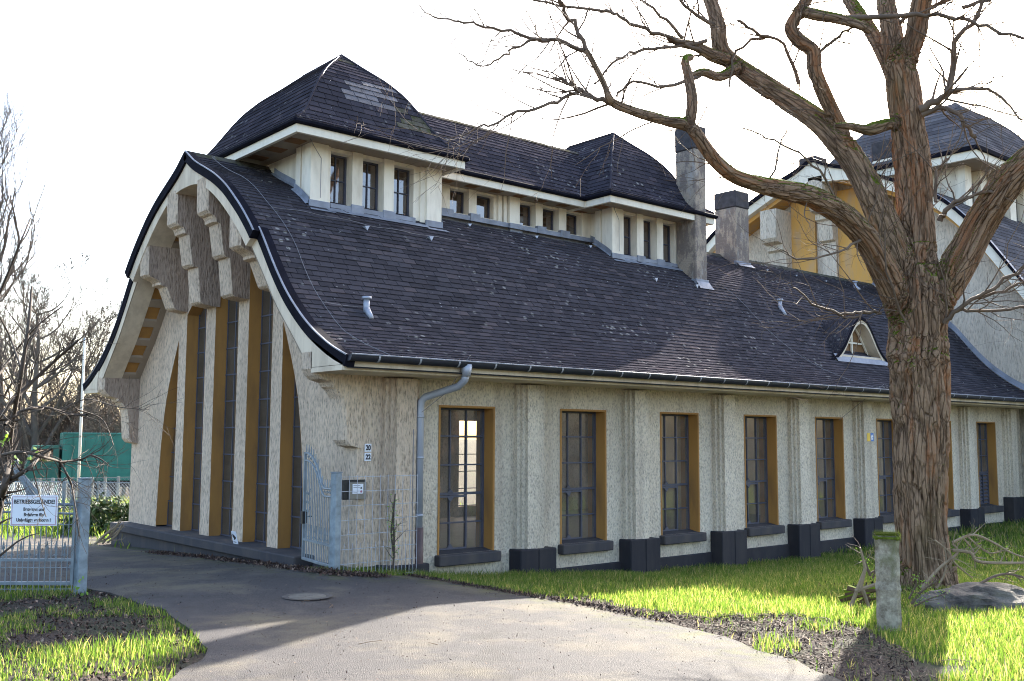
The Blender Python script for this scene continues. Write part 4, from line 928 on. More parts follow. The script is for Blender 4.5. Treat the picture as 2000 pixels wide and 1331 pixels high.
def mesh_fence(name, x0, y0, ang, L, zl, zt, lbl, dens, mat):
    e = empty(name, (x0, y0, 0), lbl, 'fence'); e.rotation_euler = (0, 0, ang); mb = MB()
    n = int(L/.05)
    for i in range(n+1): 
        x = L*i/n; top = zt if (i % dens == 0) else zt*.62
        mb.tube([(x, 0, zl), (x, 0, zt)] if dens == 1 or i % dens == 0 else [(x, 0, zl), (x, 0, zl+(zt-zl)*.35)], .0032, 4)
    z = zl+.02
    while z <= zt+.01: mb.tube([(0, -.005, z), (L, -.005, z)], .0038, 4); z += (.155 if dens > 1 else .2)
    mb.build('mesh_panel', mat, e); return e
mesh_fence('mesh_fence', -.42, -.38, 0, 1.0, .12, 1.24, 'thin wire mesh panel between gate post and downpipe', 2, M['zincpipe'])
mf = mesh_fence('mesh_fence', -3.02, .12, math.atan2(.46, -.60), 2.3, .2, 1.22, 'wire mesh panel in front of the left gate leaf', 1, M['galv'])
# warning sign on the left mesh
e = empty('warning_sign', (-3.325, .335, .95), 'white rectangular sign reading Betriebsgelände on the left gate', 'sign'); e.rotation_euler = (0, 0, math.atan2(-.52, .60)+0.0)
SW, SH = .445, .285
MB().cbox(-SW/2, SW/2, -.004, .004, -SH/2, SH/2, .0035).build('plate', M['signwhite'], e)
mb = MB(); a, b = SW/2-.012, SH/2-.012
mb.box(-a, a, -.0052, -.0042, b-.004, b); mb.box(-a, a, -.0052, -.0042, -b, -b+.004); mb.box(-a, -a+.004, -.0051, -.0041, -b, b); mb.box(a-.004, a, -.0051, -.0041, -b, b); mb.build('border', M['signred'], e)
text('BETRIEBSGELÄNDE!', .052, (0, -.006, .082), M['signblack'], e, off=.0014, sx=.86); text('Betreten und', .044, (0, -.006, .012), M['signblack'], e, off=.0012, sx=.86)
text('Befahren für', .044, (0, -.006, -.038), M['signblack'], e, off=.0012, sx=.86); text('Unbefugte verboten !', .044, (0, -.006, -.088), M['signblack'], e, off=.0012, sx=.86)

# ------------------------------------------------------------------ bollard, manhole, rock
k = NT('old_concrete'); a = k.ramp(k.noise(16, detail=8, rough=.75), [(.35, 0), (.65, 1)]); c_ = k.mix(a, (.15, .12, .085), (.42, .37, .28)); c_ = k.mix(k.ramp(k.noise(6, (1, 1, .4), 5), [(.5, 0), (.62, .8)]), c_, (.12, .12, .045))
k.col(c_); k.rough(.95); k.bump(k.noise(60, detail=8, rough=.7), .008, 1); M['concrete'] = k.m
k = NT('moss'); c_ = k.mix(k.noise(50, detail=5), (.05, .075, .006), (.26, .32, .03)); k.col(c_); k.rough(1); k.bump(k.noise(90, detail=6), .02, 1); M['moss'] = k.m
k = NT('moss_fringe'); k.col(k.mix(k.noise(30), (.12, .17, .02), (.22, .26, .04))); tl = k.n('ShaderNodeBsdfTranslucent'); tl.inputs[0].default_value = (.40, .48, .06, 1); mx = k.n('ShaderNodeMixShader'); mx.inputs[0].default_value = .5
k.l(k.b.outputs[0], mx.inputs[1]); k.l(tl.outputs[0], mx.inputs[2]); k.l(mx.outputs[0], k.out.inputs[0]); M['leaf'] = k.m
e = empty('concrete_bollard', (1.53, -5.60, .0), 'weathered square concrete post with moss cap near the tree', 'bollard'); e.rotation_euler = (0, R_(-1.2), R_(31))
mb = MB(); s, c = .092, .03; n = 18
for i in range(n):
    z0 = -.2+1.09*i/n; z1 = -.2+1.09*(i+1)/n; j0, j1 = [.0035*math.sin(zz*31)+.003*math.sin(zz*57) for zz in (z0, z1)]
    A = lambda q, z: [(-q, -q+c, z), (-q+c, -q, z), (q-c, -q, z), (q, -q+c, z), (q, q-c, z), (q-c, q, z), (-q+c, q, z), (-q, q-c, z)]
    mb.add(A(s+j0, z0)+A(s+j1, z1), [(k_, (k_+1) % 8, (k_+1) % 8+8, k_+8) for k_ in range(8)])
mb.add(A(s, .89), [tuple(range(8))]); mb.build('shaft', M['concrete'], e)
V = []; Fq = []
for i in range(2600):
    a, b = rng.uniform(-.108, .108, 2); 
    edge = max(abs(a), abs(b)); z = .90-.0*edge if edge < .098 else .90-rng.uniform(0, .07)*(.4+.6*abs(math.sin(a*40)))
    L = rng.uniform(.008, .034); d = rng.normal(0, .006, 2); q = len(V)
    V += [(a-.003, b, z-.006), (a+.003, b, z-.006), (a+d[0], b+d[1], z+L)]; Fq.append((q, q+1, q+2))
fast_mesh('moss_tufts', V, Fq, M['leaf'] if 'leaf' in M else M['moss'], e, 3); mb = MB(); mb.cbox(-.103, .103, -.103, .103, .84, .902, .03); mb.build('moss_cap', M['moss'], e)
e = empty('manhole_cover', (*ground(600, 1173)[:2], float(H(*ground(600, 1173)[:2]))+.034), 'round iron manhole cover set in the shaded driveway', 'manhole cover')
mb = MB(); mb.tube([(0, 0, -.02), (0, 0, .004)], .17, 36); mb.build('lid', plain('iron_lid', (.13, .12, .10), .7, .2, .3, 12, .01), e)
mb = MB(); n = 40
for r0, r1, z in ((.175, .225, .0035),): mb.add([(r0*math.cos(i*2*math.pi/n), r0*math.sin(i*2*math.pi/n), z) for i in range(n)]+[(r1*math.cos(i*2*math.pi/n), r1*math.sin(i*2*math.pi/n), z) for i in range(n)], [(i, (i+1) % n, (i+1) % n+n, i+n) for i in range(n)])
mb.build('collar', plain('collar_concrete', (.065, .058, .055), .8, 0, .4, 14, .01), e)
def rock(name, loc, sx, sy, sz, rot, lbl, mat, seed):
    mb = bmesh_ico(4); V = np.array(mb[0]); out = []
    for p in V:
        v = Vector(p); n = noise.fractal(v*1.1+Vector((seed, 0, 0)), 1, 2.2, 6)*.32; cell = noise.cell(v*1.6+Vector((seed, 3, 1)))*.12
        q = v*(1+n+cell); q.z = q.z*(1 if q.z > 0 else .5); out.append((q.x*sx, q.y*sy, q.z*sz))
    m = MB(); m.add(out, mb[1]); o = m.build(name, mat); o.location = loc; o.rotation_euler = (0, 0, rot); tag(o, lbl, 'rock'); return o
def bmesh_ico(sub):
    import bmesh
    b = bmesh.new(); bmesh.ops.create_icosphere(b, subdivisions=sub, radius=1); V = [tuple(v.co) for v in b.verts]; Fc = [tuple(v.index for v in f.verts) for f in b.faces]; b.free(); return V, Fc
k = NT('rock'); c_ = k.mix(k.ramp(k.noise(4, detail=8, rough=.7), [(.38, 0), (.66, 1)]), (.05, .04, .035), (.22, .19, .15)); k.col(c_); k.rough(.85); k.bump(k.noise(14, (1, 1, 3), 8, .7), .04, 1); M['rock'] = k.m
pr_ = ground(1925, 1188)
rock('boulder', (pr_[0], pr_[1], pr_[2]+.02), .62, .30, .20, R_(-40), 'large flat dark boulder half sunk in the grass behind the bollard', M['rock'], 3.3)

# ------------------------------------------------------------------ branching helpers
def catmull(P, n):
    P = np.array(P, float); out = []
    for i in range(len(P)-1):
        p0, p1, p2, p3 = P[max(i-1, 0)], P[i], P[i+1], P[min(i+2, len(P)-1)]
        for t in np.linspace(0, 1, n, endpoint=False): out.append(.5*((2*p1)+(-p0+p2)*t+(2*p0-5*p1+4*p2-p3)*t*t+(-p0+3*p1-3*p2+p3)*t**3))
    out.append(P[-1]); return np.array(out)
def grow(mb, p, d, L, r, lvl, rnd, bend=.28, kids=(3, 5), up=.05, sides=5, shrink=.55, minr=.0022, ang=(.5, 1.05)):
    n = max(3, int(4+L*3)); p = Vector(p); d = Vector(d).normalized(); pts = [p.copy()]; rs = [r]; ds = [d.copy()]
    for i in range(n):
        d = (d+Vector((rnd.gauss(0, 1), rnd.gauss(0, 1), rnd.gauss(0, 1)))*bend*.5+Vector((0, 0, up))).normalized(); p = p+d*(L/n); pts.append(p.copy()); ds.append(d.copy()); rs.append(max(minr*.6, r*(1-.75*(i+1)/n)))
    mb.tube(pts, rs, sides, cap=False)
    if lvl <= 0: return
    for j in range(rnd.randint(*kids)):
        t = rnd.uniform(.25, 1.0); i = min(n, max(1, int(t*n))); q = ds[i].orthogonal().normalized(); q.rotate(Matrix.Rotation(rnd.uniform(0, 6.28), 3, ds[i])); a = rnd.uniform(*ang)
        nd = ds[i]*math.cos(a)+q*math.sin(a); grow(mb, pts[i], nd, L*shrink*rnd.uniform(.6, 1.2)*(1.2-.4*t), max(minr, rs[i]*.62), lvl-1, rnd, bend, kids, up, max(3, sides-1), shrink, minr, ang)
def bark_mat(name, c1, c2, c3, moss=True, bumpd=.035):
    k = NT(name); at_ = k.n('ShaderNodeAttribute'); at_.attribute_name = 'ridge'; bc = k.n('ShaderNodeAttribute'); bc.attribute_name = 'bark_co'
    def bn(scale, detail=6, rough=.65):
        x = k.n('ShaderNodeTexNoise'); x.inputs['Scale'].default_value = scale; x.inputs['Detail'].default_value = detail; x.inputs['Roughness'].default_value = rough; k.l(bc.outputs['Vector'], x.inputs[0]); return x.outputs[0]
    n = bn(26); f = k.ramp(at_.outputs['Fac'], [(.10, 0), (.70, 1)])
    wv = k.n('ShaderNodeVectorMath', operation='ADD'); ws_ = k.n('ShaderNodeVectorMath', operation='SCALE'); ws_.inputs[3].default_value = .05; nn = k.n('ShaderNodeTexNoise'); nn.inputs['Scale'].default_value = 14; nn.inputs['Detail'].default_value = 4
    k.l(bc.outputs['Vector'], nn.inputs[0]); k.l(nn.outputs[1], ws_.inputs[0]); k.l(bc.outputs['Vector'], wv.inputs[0]); k.l(ws_.outputs[0], wv.inputs[1])
    cv = k.n('ShaderNodeTexVoronoi'); cv.feature = 'DISTANCE_TO_EDGE'; cv.inputs['Scale'].default_value = 24; k.l(wv.outputs[0], cv.inputs[0]); pl_ = k.ramp(cv.outputs[0], [(.0, 0), (.11, 1)])
    c = k.mix(k.math('MULTIPLY', k.math('ADD', k.math('MULTIPLY', n, .7), k.math('MULTIPLY', f, .65)), k.math('ADD', k.math('MULTIPLY', pl_, .48), .36)), c1, c2)
    c = k.mix(k.math('MULTIPLY', k.ramp(bn(5, 5), [(.50, 0), (.60, 1)]), k.ramp(bn(30, 3), [(.40, .1), (.56, .9)])), c, c3)
    if moss:
        g = k.n('ShaderNodeNewGeometry'); sx_ = k.n('ShaderNodeSeparateXYZ'); k.l(g.outputs['Normal'], sx_.inputs[0])
        m1 = k.math('ADD', sx_.outputs[2], k.math('MULTIPLY', k.noise(3.2, detail=6, rough=.6), .95)); mk = k.ramp(m1, [(.90, 0), (1.08, 1)])
        gm = k.ramp(k.noise(1.7, (1, 1, .5), 4), [(.56, 0), (.78, .4)]); c = k.mix(gm, c, (.14, .12, .045))
        c = k.mix(mk, c, k.mix(k.noise(40, detail=4), (.03, .045, .004), (.17, .22, .015)))
    k.col(c); k.rough(.95); k.b.inputs['Specular IOR Level'].default_value = .1; k.bump(k.math('ADD', k.math('MULTIPLY', bn(34, 8, .75), .8), k.math('MULTIPLY', pl_, .5)), bumpd, 1); return k.m
M['bark'] = bark_mat('tree_bark', (.040, .022, .014), (.37, .245, .16), (.34, .155, .075))
M['twig'] = plain('twig_bark', (.13, .088, .06), .85, 0, .35, 5, 0)
M['twig_pale'] = plain('pale_twig', (.26, .19, .12), .8, 0, .3, 5, 0)
M['twig_far'] = plain('far_twig', (.115, .092, .075), .9, 0, .3, 1, 0); M['twig_dark'] = plain('dark_twig', (.06, .045, .035), .9, 0, .3, 5, 0)

# ------------------------------------------------------------------ the big tree
TD = 11.3
tree = empty('bare_tree', (4.85, -4.25, float(H(4.85, -4.25))), 'big leafless tree with furrowed brown bark and mossy limbs on the lawn', 'tree')
def limb(pts):      # (px, py, radius_px, depth offset)
    out = []
    for p in pts: d = TD+(p[3] if len(p) > 3 else 0); out.append((*at(p[0], p[1], d), p[2]*d/F*(.87 if p[2] > 12 else 1)))
    return out
thick = [
 [(1815, 1190, 66), (1813, 1150, 60), (1806, 1100, 54), (1800, 1020, 51), (1797, 930, 54), (1797, 840, 57), (1796, 740, 60), (1793, 650, 59), (1790, 580, 62), (1788, 520, 52)],
 [(1795, 590, 50), (1790, 500, 40), (1787, 420, 37), (1782, 330, 37), (1772, 240, 35), (1763, 160, 33), (1757, 120, 30)],
 [(1760, 150, 26), (1745, 80, 22, .1), (1733, 20, 20, .2), (1725, -60, 18, .4)],
 [(1762, 140, 24), (1785, 80, 22, -.1), (1797, 20, 21, -.2), (1810, -70, 19, -.4)],
 [(1755, 165, 20), (1730, 110, 17, .3), (1700, 60, 15, .5), (1665, 10, 14, .8), (1640, -50, 12, 1.1)],
 [(1785, 600, 44), (1768, 540, 37, -.05), (1745, 480, 32, -.1), (1712, 400, 29, -.1), (1680, 335, 28, 0), (1645, 285, 27, .1), (1600, 240, 24, .25), (1545, 200, 22, .4), (1490, 165, 21, .5), (1440, 130, 19, .6), (1410, 100, 18, .6), (1402, 50, 16, .6), (1388, 0, 15, .7), (1370, -60, 14, .8)],
 [(1650, 290, 22, .1), (1634, 240, 17, .1), (1612, 190, 15, 0), (1592, 140, 15, -.1), (1588, 100, 15, -.1), (1562, 80, 15, -.1), (1545, 55, 15, -.1), (1560, 25, 14, -.1), (1580, -10, 13, -.1), (1590, -60, 12, -.1)],
 [(1770, 610, 36), (1735, 545, 31, -.2), (1700, 480, 27, -.4), (1665, 438, 26, -.6), (1625, 405, 25, -.8), (1580, 383, 24, -1.0), (1530, 372, 21, -1.2), (1480, 360, 18, -1.4), (1435, 345, 16, -1.5), (1405, 322, 15, -1.6), (1380, 292, 14, -1.7), (1360, 262, 13, -1.8), (1342, 244, 12, -1.8), (1300, 236, 10, -1.9), (1250, 222, 9.5, -2.1), (1205, 205, 8.5, -2.2), (1190, 192, 7, -2.3), (1180, 165, 6, -2.3), (1163, 130, 5.5, -2.3), (1145, 98, 5, -2.3)],
 [(1345, 248, 11, -1.8), (1352, 200, 10, -1.8), (1345, 150, 9, -1.7), (1338, 118, 8, -1.6), (1350, 112, 7, -1.5)],
 [(1805, 610, 42), (1845, 560, 37, -.1), (1880, 500, 35, -.2), (1912, 440, 34, -.3), (1945, 390, 33, -.5), (1985, 338, 33, -.7), (2040, 290, 31, -.9), (2120, 240, 28, -1.2)],
 [(1770, 240, 13), (1735, 243, 13, -.1), (1712, 250, 15, -.15), (1690, 254, 10, -.2), (1655, 246, 7, -.3), (1630, 246, 5, -.3)],
 [(1420, 118, 12, .5), (1390, 108, 11, .4), (1360, 92, 9, .3), (1330, 85, 8, .2), (1305, 74, 6, .1)], [(1440, 132, 11, .5), (1405, 150, 9, .3), (1375, 142, 8, .2), (1350, 148, 6, .1)],
 [(1560, 22, 10, -.1), (1600, 30, 11, -.2), (1640, 38, 10, -.3), (1680, 50, 9, -.4), (1700, 62, 7, -.4)],
 [(1830, 1110, 40), (1850, 1160, 26), (1868, 1200, 12)], [(1795, 1110, 40), (1770, 1165, 22), (1752, 1195, 10)],
 [(1797, 820, 52, 0), (1790, 700, 60, -.02), (1800, 700, 58, .0)],
]
skel = []; ub = MB()
for li, L_ in enumerate(thick):
    P = catmull(limb(L_), 5); ub.tube([p[:3] for p in P], [p[3] for p in P], 14); A0 = P[-1][:3]-P[0][:3]; A0 = A0/np.linalg.norm(A0)*(1 if A0[2] > 0 else -1); acc = float(P[0][:3]@A0)
    for a, b in zip(P[:-1], P[1:]): skel.append((a[:3], b[:3], (a[3]+b[3])/2, A0, acc)); acc += np.linalg.norm(b[:3]-a[:3])*(1 if (b-a)[:3]@A0 > 0 else -1)
_u = ub.build('trunk_union', M['bark'])
rm = _u.modifiers.new('r', 'REMESH'); rm.mode = 'VOXEL'; rm.voxel_size = .0115
dg = bpy.context.evaluated_depsgraph_get(); ev = _u.evaluated_get(dg); me2 = bpy.data.meshes.new_from_object(ev)
bpy.data.objects.remove(_u)
nV = len(me2.vertices); co = np.zeros(nV*3); me2.vertices.foreach_get('co', co); co = co.reshape(-1, 3); no = np.zeros(nV*3); me2.vertices.foreach_get('normal', no); no = no.reshape(-1, 3)
SA = np.array([s[0] for s in skel]); SB = np.array([s[1] for s in skel]); SR = np.array([s[2] for s in skel]); SD = SB-SA; SL = np.linalg.norm(SD, axis=1); SD = SD/SL[:, None]
A0s = np.array([s_[3] for s_ in skel]); SS = np.array([s_[4] for s_ in skel]); BQ = np.zeros((nV, 3)); Rad = np.zeros(nV)
for i0 in range(0, nV, 20000):
    c = co[i0:i0+20000]; rel = c[:, None, :]-SA[None]; t = np.clip((rel*SD[None]).sum(-1), 0, SL[None]); d = np.linalg.norm(rel-t[..., None]*SD[None], axis=-1)/SR[None]
    wgt = 1/(d+.02)**10; wgt /= wgt.sum(1, keepdims=True); perp = rel-t[..., None]*SD[None]
    ax_ = (SS[None]+t*np.sign((SD*A0s).sum(1))[None])*.15
    BQ[i0:i0+20000] = (wgt[..., None]*(perp+A0s[None]*ax_[..., None])).sum(1); Rad[i0:i0+20000] = wgt@SR
hh = np.zeros(nV); BCO = np.zeros((nV, 3))
for i in range(nV):
    p = Vector(co[i]); r = Rad[i]; q = Vector(BQ[i]); BCO[i] = q
    q = q+noise.noise_vector(q*5.0)*.10
    f = 11.0 if r > .20 else 15.0
    a = 1-abs(noise.noise(q*f))*3.2; b = 1-abs(noise.noise(q*f*2.1+Vector((5, 1, 2))))*2.4; g = noise.noise(p*26)
    hh[i] = max(a, -.5)*.60+max(b, -.3)*.30+g*.14
hh = np.clip(1-np.clip(hh, -.4, 1), 0, 1.2)      # plates stand proud, furrows cut in
amp = np.clip(Rad*.17, .003, .050)
burl = np.array([at(1775, 720, TD-.3), at(1850, 600, TD-.2), at(1745, 620, TD-.3)]); bs = np.array([.16, .15, .15])
bl = sum(.045*np.exp(-((co-b)**2).sum(1)/s**2*2) for b, s in zip(burl, bs))
co2 = co+no*((hh-.45)*amp+bl)[:, None]
me2.vertices.foreach_set('co', co2.ravel()); me2.name = 'trunk'; me2.update()
av = me2.attributes.new('ridge', 'FLOAT', 'POINT'); av.data.foreach_set('value', hh.astype(np.float32))
ab = me2.attributes.new('bark_co', 'FLOAT_VECTOR', 'POINT'); ab.data.foreach_set('vector', BCO.astype(np.float32).ravel()); me2.materials.clear(); me2.materials.append(M['bark'])
to = bpy.data.objects.new('trunk', me2); COL.objects.link(to); to.parent = tree; to.matrix_parent_inverse = Matrix.Translation(tree.location).inverted()
# thinner branches and twigs
cb = MB(); rnd = random.Random(11)
thin = [
 [(1141, 99, 4.5, -2.3), (1087, 80, 4, -2.4), (1047, 78, 3.6, -2.4), (996, 63, 3, -2.5), (931, 50, 2.5, -2.6), (885, 40, 2, -2.6), (848, 34, 1.6, -2.7), (816, 9, 1, -2.8)],
 [(1047, 78, 3, -2.4), (1000, 94, 2.4, -2.3), (982, 108, 2.2, -2.3), (953, 126, 1.8, -2.2), (917, 117, 1.5, -2.2), (885, 90, 1, -2.1)],
 [(1145, 98, 5, -2.3), (1128, 60, 4.5, -2.3), (1108, 30, 4.5, -2.3), (1093, 0, 4, -2.4), (1070, -40, 3.5, -2.5)],
 [(1195, 198, 6, -2.2), (1160, 190, 4.5, -2.2), (1137, 175, 4.5, -2.2), (1110, 163, 4, -2.2), (1085, 151, 3, -2.2)],
 [(1137, 175, 4, -2.2), (1100, 192, 3.6, -2.3), (1060, 208, 3.2, -2.4), (1000, 225, 2.8, -2.5), (955, 243, 2.2, -2.6), (905, 262, 1.4, -2.7), (870, 280, 1, -2.8)],
 [(1390, 108, 6, .4), (1350, 92, 4.5, .2), (1310, 75, 4, 0), (1260, 60, 3.6, -.2), (1210, 35, 3.4, -.3), (1190, 23, 3, -.3), (1110, 14, 2.6, -.5), (1040, 0, 2, -.6)],
 [(1375, 142, 5, .2), (1300, 170, 3, -.2), (1240, 160, 2.6, -.3), (1205, 190, 2, -.3)], [(1380, 80, 4, .3), (1290, 95, 3, 0), (1230, 105, 3, -.2), (1190, 130, 2.4, -.3), (1160, 165, 2, -.3)],
 [(1410, 60, 5, .6), (1350, 20, 3.5, .4), (1300, -20, 3, .3)], [(1335, 75, 4, .2), (1290, 30, 3, .1), (1240, -5, 2.6, 0)],
 [(1640, 38, 6, -.3), (1760, 30, 4.5, -.5), (1850, 33, 4, -.6), (1900, 45, 3.6, -.7), (1955, 60, 3.2, -.8), (2010, 80, 2.6, -.9)],
 [(1797, 215, 9, -.2), (1840, 190, 6.5, -.3), (1857, 165, 5.5, -.3), (1866, 80, 5, -.4), (1905, 40, 4, -.5), (1918, -20, 3.2, -.5)],
 [(1835, 195, 5, -.3), (1870, 178, 4, -.4), (1930, 175, 3, -.5), (1960, 200, 2.4, -.6), (1998, 235, 1.6, -.7)],
 [(1800, 225, 6, -.2), (1840, 212, 4.6, -.3), (1870, 225, 4, -.4), (1890, 250, 3.4, -.4), (1906, 266, 4, -.4)],
 [(1835, 432, 6, -.3), (1850, 408, 4.6, -.4), (1885, 390, 3.6, -.5), (1925, 375, 3, -.6), (1965, 380, 2, -.7)], [(1828, 395, 3.4, -.3), (1828, 340, 3, -.3), (1850, 310, 2.4, -.3)],
 [(1720, 612, 3.4, -.4), (1690, 608, 3, -.5), (1650, 612, 2.8, -.6), (1600, 600, 2.2, -.7), (1548, 562, 1.4, -.9)], [(1690, 610, 2.4, -.5), (1660, 620, 2, -.6), (1625, 608, 1.6, -.6)],
 [(1845, 632, 5, -.3), (1870, 605, 4.5, -.4), (1900, 585, 4, -.5), (1950, 555, 3.4, -.6), (2010, 515, 2.8, -.7)], [(1870, 605, 3.4, -.4), (1930, 608, 3, -.5), (2010, 598, 2.4, -.6)],
 [(1905, 582, 3, -.5), (1960, 570, 2.6, -.6), (2010, 545, 2, -.7)], [(1680, 470, 3, -.6), (1640, 490, 2.4, -.8), (1570, 508, 1.8, -1), (1530, 490, 1.3, -1.1)],
 [(1640, 415, 3, -.8), (1610, 345, 2.6, -.9), (1560, 300, 2.2, -1), (1500, 270, 1.8, -1.1), (1445, 250, 1.3, -1.2)], [(1500, 362, 2.4, -1.3), (1520, 300, 2, -1.3), (1537, 245, 1.4, -1.2)],
 [(1560, 165, 4, .3), (1530, 90, 3, .3), (1470, 60, 3, .2), (1440, 40, 2.4, .1)], [(1500, 70, 3, .3), (1440, 100, 2.6, .3), (1425, 170, 2, .3)], [(1590, 110, 3.5, -.1), (1640, 70, 3, -.2), (1670, 50, 2.4, -.3)],
 [(1880, 15, 4, -.4), (1950, -5, 3, -.5), (2020, -10, 2.4, -.6)], [(1740, 60, 4, .2), (1780, 30, 4, 0), (1840, 5, 4, -.2), (1880, -30, 3.6, -.4)],
 [(1775, 640, 3, -.5), (1740, 560, 2, -.7), (1728, 450, 1.6, -.8)],
]
for L_ in thin:
    P = catmull(limb(L_), 4); P[1:-1, :3] += rng.normal(0, .012, (len(P)-2, 3)); cb.tube([p[:3] for p in P], [p[3] for p in P], 6, cap=False)
    for j in range(1, len(P)-1):
        d = Vector(P[j+1][:3]-P[j-1][:3]).normalized()
        for _ in range(rnd.choice((0, 1, 1, 1))):
            q = d.orthogonal().normalized(); q.rotate(Matrix.Rotation(rnd.uniform(0, 6.28), 3, d)); a = rnd.uniform(.45, 1.0)
            grow(cb, P[j][:3], d*math.cos(a)+q*math.sin(a), rnd.uniform(.35, 1.05), max(.0030, P[j][3]*.45), rnd.choice((1, 1, 2)), rnd, .34, (1, 3), .02, 4, .62, .0018)
for L_, n in ((thick[5], 34), (thick[7], 20), (thick[6], 18), (thick[2], 6), (thick[3], 8), (thick[4], 8), (thick[9], 8), (thick[1], 5)):
    P = catmull(limb(L_), 5)
    for _ in range(n):
        j = rnd.randint(4, len(P)-2); d = Vector(P[j+1][:3]-P[j-1][:3]).normalized(); q = d.orthogonal().normalized(); q.rotate(Matrix.Rotation(rnd.uniform(0, 6.28), 3, d)); a = rnd.uniform(.6, 1.2)
        if P[j][3] > .19: continue
        grow(cb, P[j][:3], d*math.cos(a)+q*math.sin(a), rnd.uniform(.5, 1.4), rnd.uniform(.005, .010), 2, rnd, .36, (1, 3), .02, 4, .62, .0020)
co_ = cb.build('crown', M['twig'], tree, True); co_.matrix_parent_inverse = Matrix.Translation(tree.location).inverted()

# ------------------------------------------------------------------ shrub at the left edge
def at_shrub(px, py, d=7.4): return at(px, py, d)
sh = empty('bare_shrub', (-4.6, -2.2, float(H(-4.6, -2.2))), 'bare arching shrub at the left edge in front of the gate', 'shrub')
sb = MB(); rnd = random.Random(5)
stems = [[(-25, 1120, 8), (0, 985, 7), (10, 947, 6.5), (17, 900, 6), (22, 840, 5), (38, 750, 4), (55, 640, 3), (62, 560, 2)], [(-25, 1000, 6), (0, 955, 5), (33, 930, 4.5), (58, 914, 4), (80, 890, 3), (100, 878, 1.8)],
 [(-40, 900, 4), (0, 890, 3.4), (41, 883, 3), (83, 893, 2.8), (116, 903, 2.4), (130, 926, 2.2), (140, 949, 1.8), (147, 990, 1.4), (155, 1050, 1)], [(116, 903, 2.2), (157, 898, 2), (177, 890, 1.8), (198, 898, 1.3), (213, 910, .9)],
 [(-30, 640, 2.6), (0, 573, 2.2), (35, 486, 2), (60, 426, 1.5)], [(-30, 860, 4), (3, 811, 4), (45, 763, 3.6), (104, 708, 3), (152, 666, 2.2)], [(10, 830, 3), (38, 805, 3), (86, 796, 2.6), (138, 810, 2.2), (169, 811, 2.6)],
 [(38, 801, 2.4), (43, 728, 2), (48, 694, 2), (86, 618, 1.4)], [(0, 620, 1.5), (20, 660, 2), (40, 715, 2)], [(120, 800, 1.6), (170, 780, 1.3), (230, 795, 1), (290, 800, .7)], [(60, 900, 1.4), (75, 960, 1.1), (90, 1010, .9)],
 [(-20, 760, 2.4), (20, 700, 2), (70, 640, 1.6), (120, 600, 1.2)], [(150, 800, 1.6), (200, 820, 1.2), (222, 870, .8)]]
for L_ in stems:
    P = catmull([(*at_shrub(a, b, 7.4+.3*math.sin(i+a)), r*7.4/F) for i, (a, b, r) in enumerate(L_)], 5); sb.tube([p[:3] for p in P], [p[3] for p in P], 6, cap=False)
    for j in range(1, len(P)-1):
        d = Vector(P[j+1][:3]-P[j-1][:3]).normalized()
        for _ in range(rnd.choice((0, 1, 1, 2))):
            q = d.orthogonal().normalized(); q.rotate(Matrix.Rotation(rnd.uniform(0, 6.28), 3, d)); a = rnd.uniform(.4, 1.0)
            grow(sb, P[j][:3], d*math.cos(a)+q*math.sin(a), rnd.uniform(.12, .42), max(.0022, P[j][3]*.5), rnd.choice((0, 1, 1, 2)), rnd, .4, (1, 3), .02, 4, .6, .0015)
o = sb.build('branches', M['twig_dark'], sh, True); o.matrix_parent_inverse = Matrix.Translation(sh.location).inverted()
k = NT('leaf'); k.col(k.mix(k.noise(20), (.07, .16, .02), (.16, .30, .04))); k.rough(.6); tl = k.n('ShaderNodeBsdfTranslucent'); tl.inputs[0].default_value = (.35, .6, .05, 1); mx = k.n('ShaderNodeMixShader'); mx.inputs[0].default_value = .5
k.l(k.b.outputs[0], mx.inputs[1]); k.l(tl.outputs[0], mx.inputs[2]); k.l(mx.outputs[0], k.out.inputs[0]); M['leaf'] = k.m
lf = MB()
for px, py in ((5, 858), (18, 850), (30, 893), (33, 905), (60, 893), (73, 884), (68, 897), (10, 870), (160, 1130), (150, 1150), (165, 1160), (155, 1175), (150, 1138)):
    c = Vector(at_shrub(px, py, 7.4 if py < 1000 else 9.2)); s = .02 if py < 1000 else .02
    for _ in range(2):
        u = Vector((rnd.gauss(0, 1), rnd.gauss(0, 1), rnd.gauss(0, 1))).normalized(); v = u.orthogonal().normalized(); q = c+Vector((rnd.gauss(0, .015), rnd.gauss(0, .015), rnd.gauss(0, .015)))
        lf.add([q-u*s, q+v*s*.7-u*s*.2, q+v*s*.5+u*s*.6, q+u*s*1.1, q-v*s*.5+u*s*.6, q-v*s*.7-u*s*.2], [(0, 1, 2, 3, 4, 5)])
o = lf.build('leaves', M['leaf'], sh); o.matrix_parent_inverse = Matrix.Translation(sh.location).inverted()
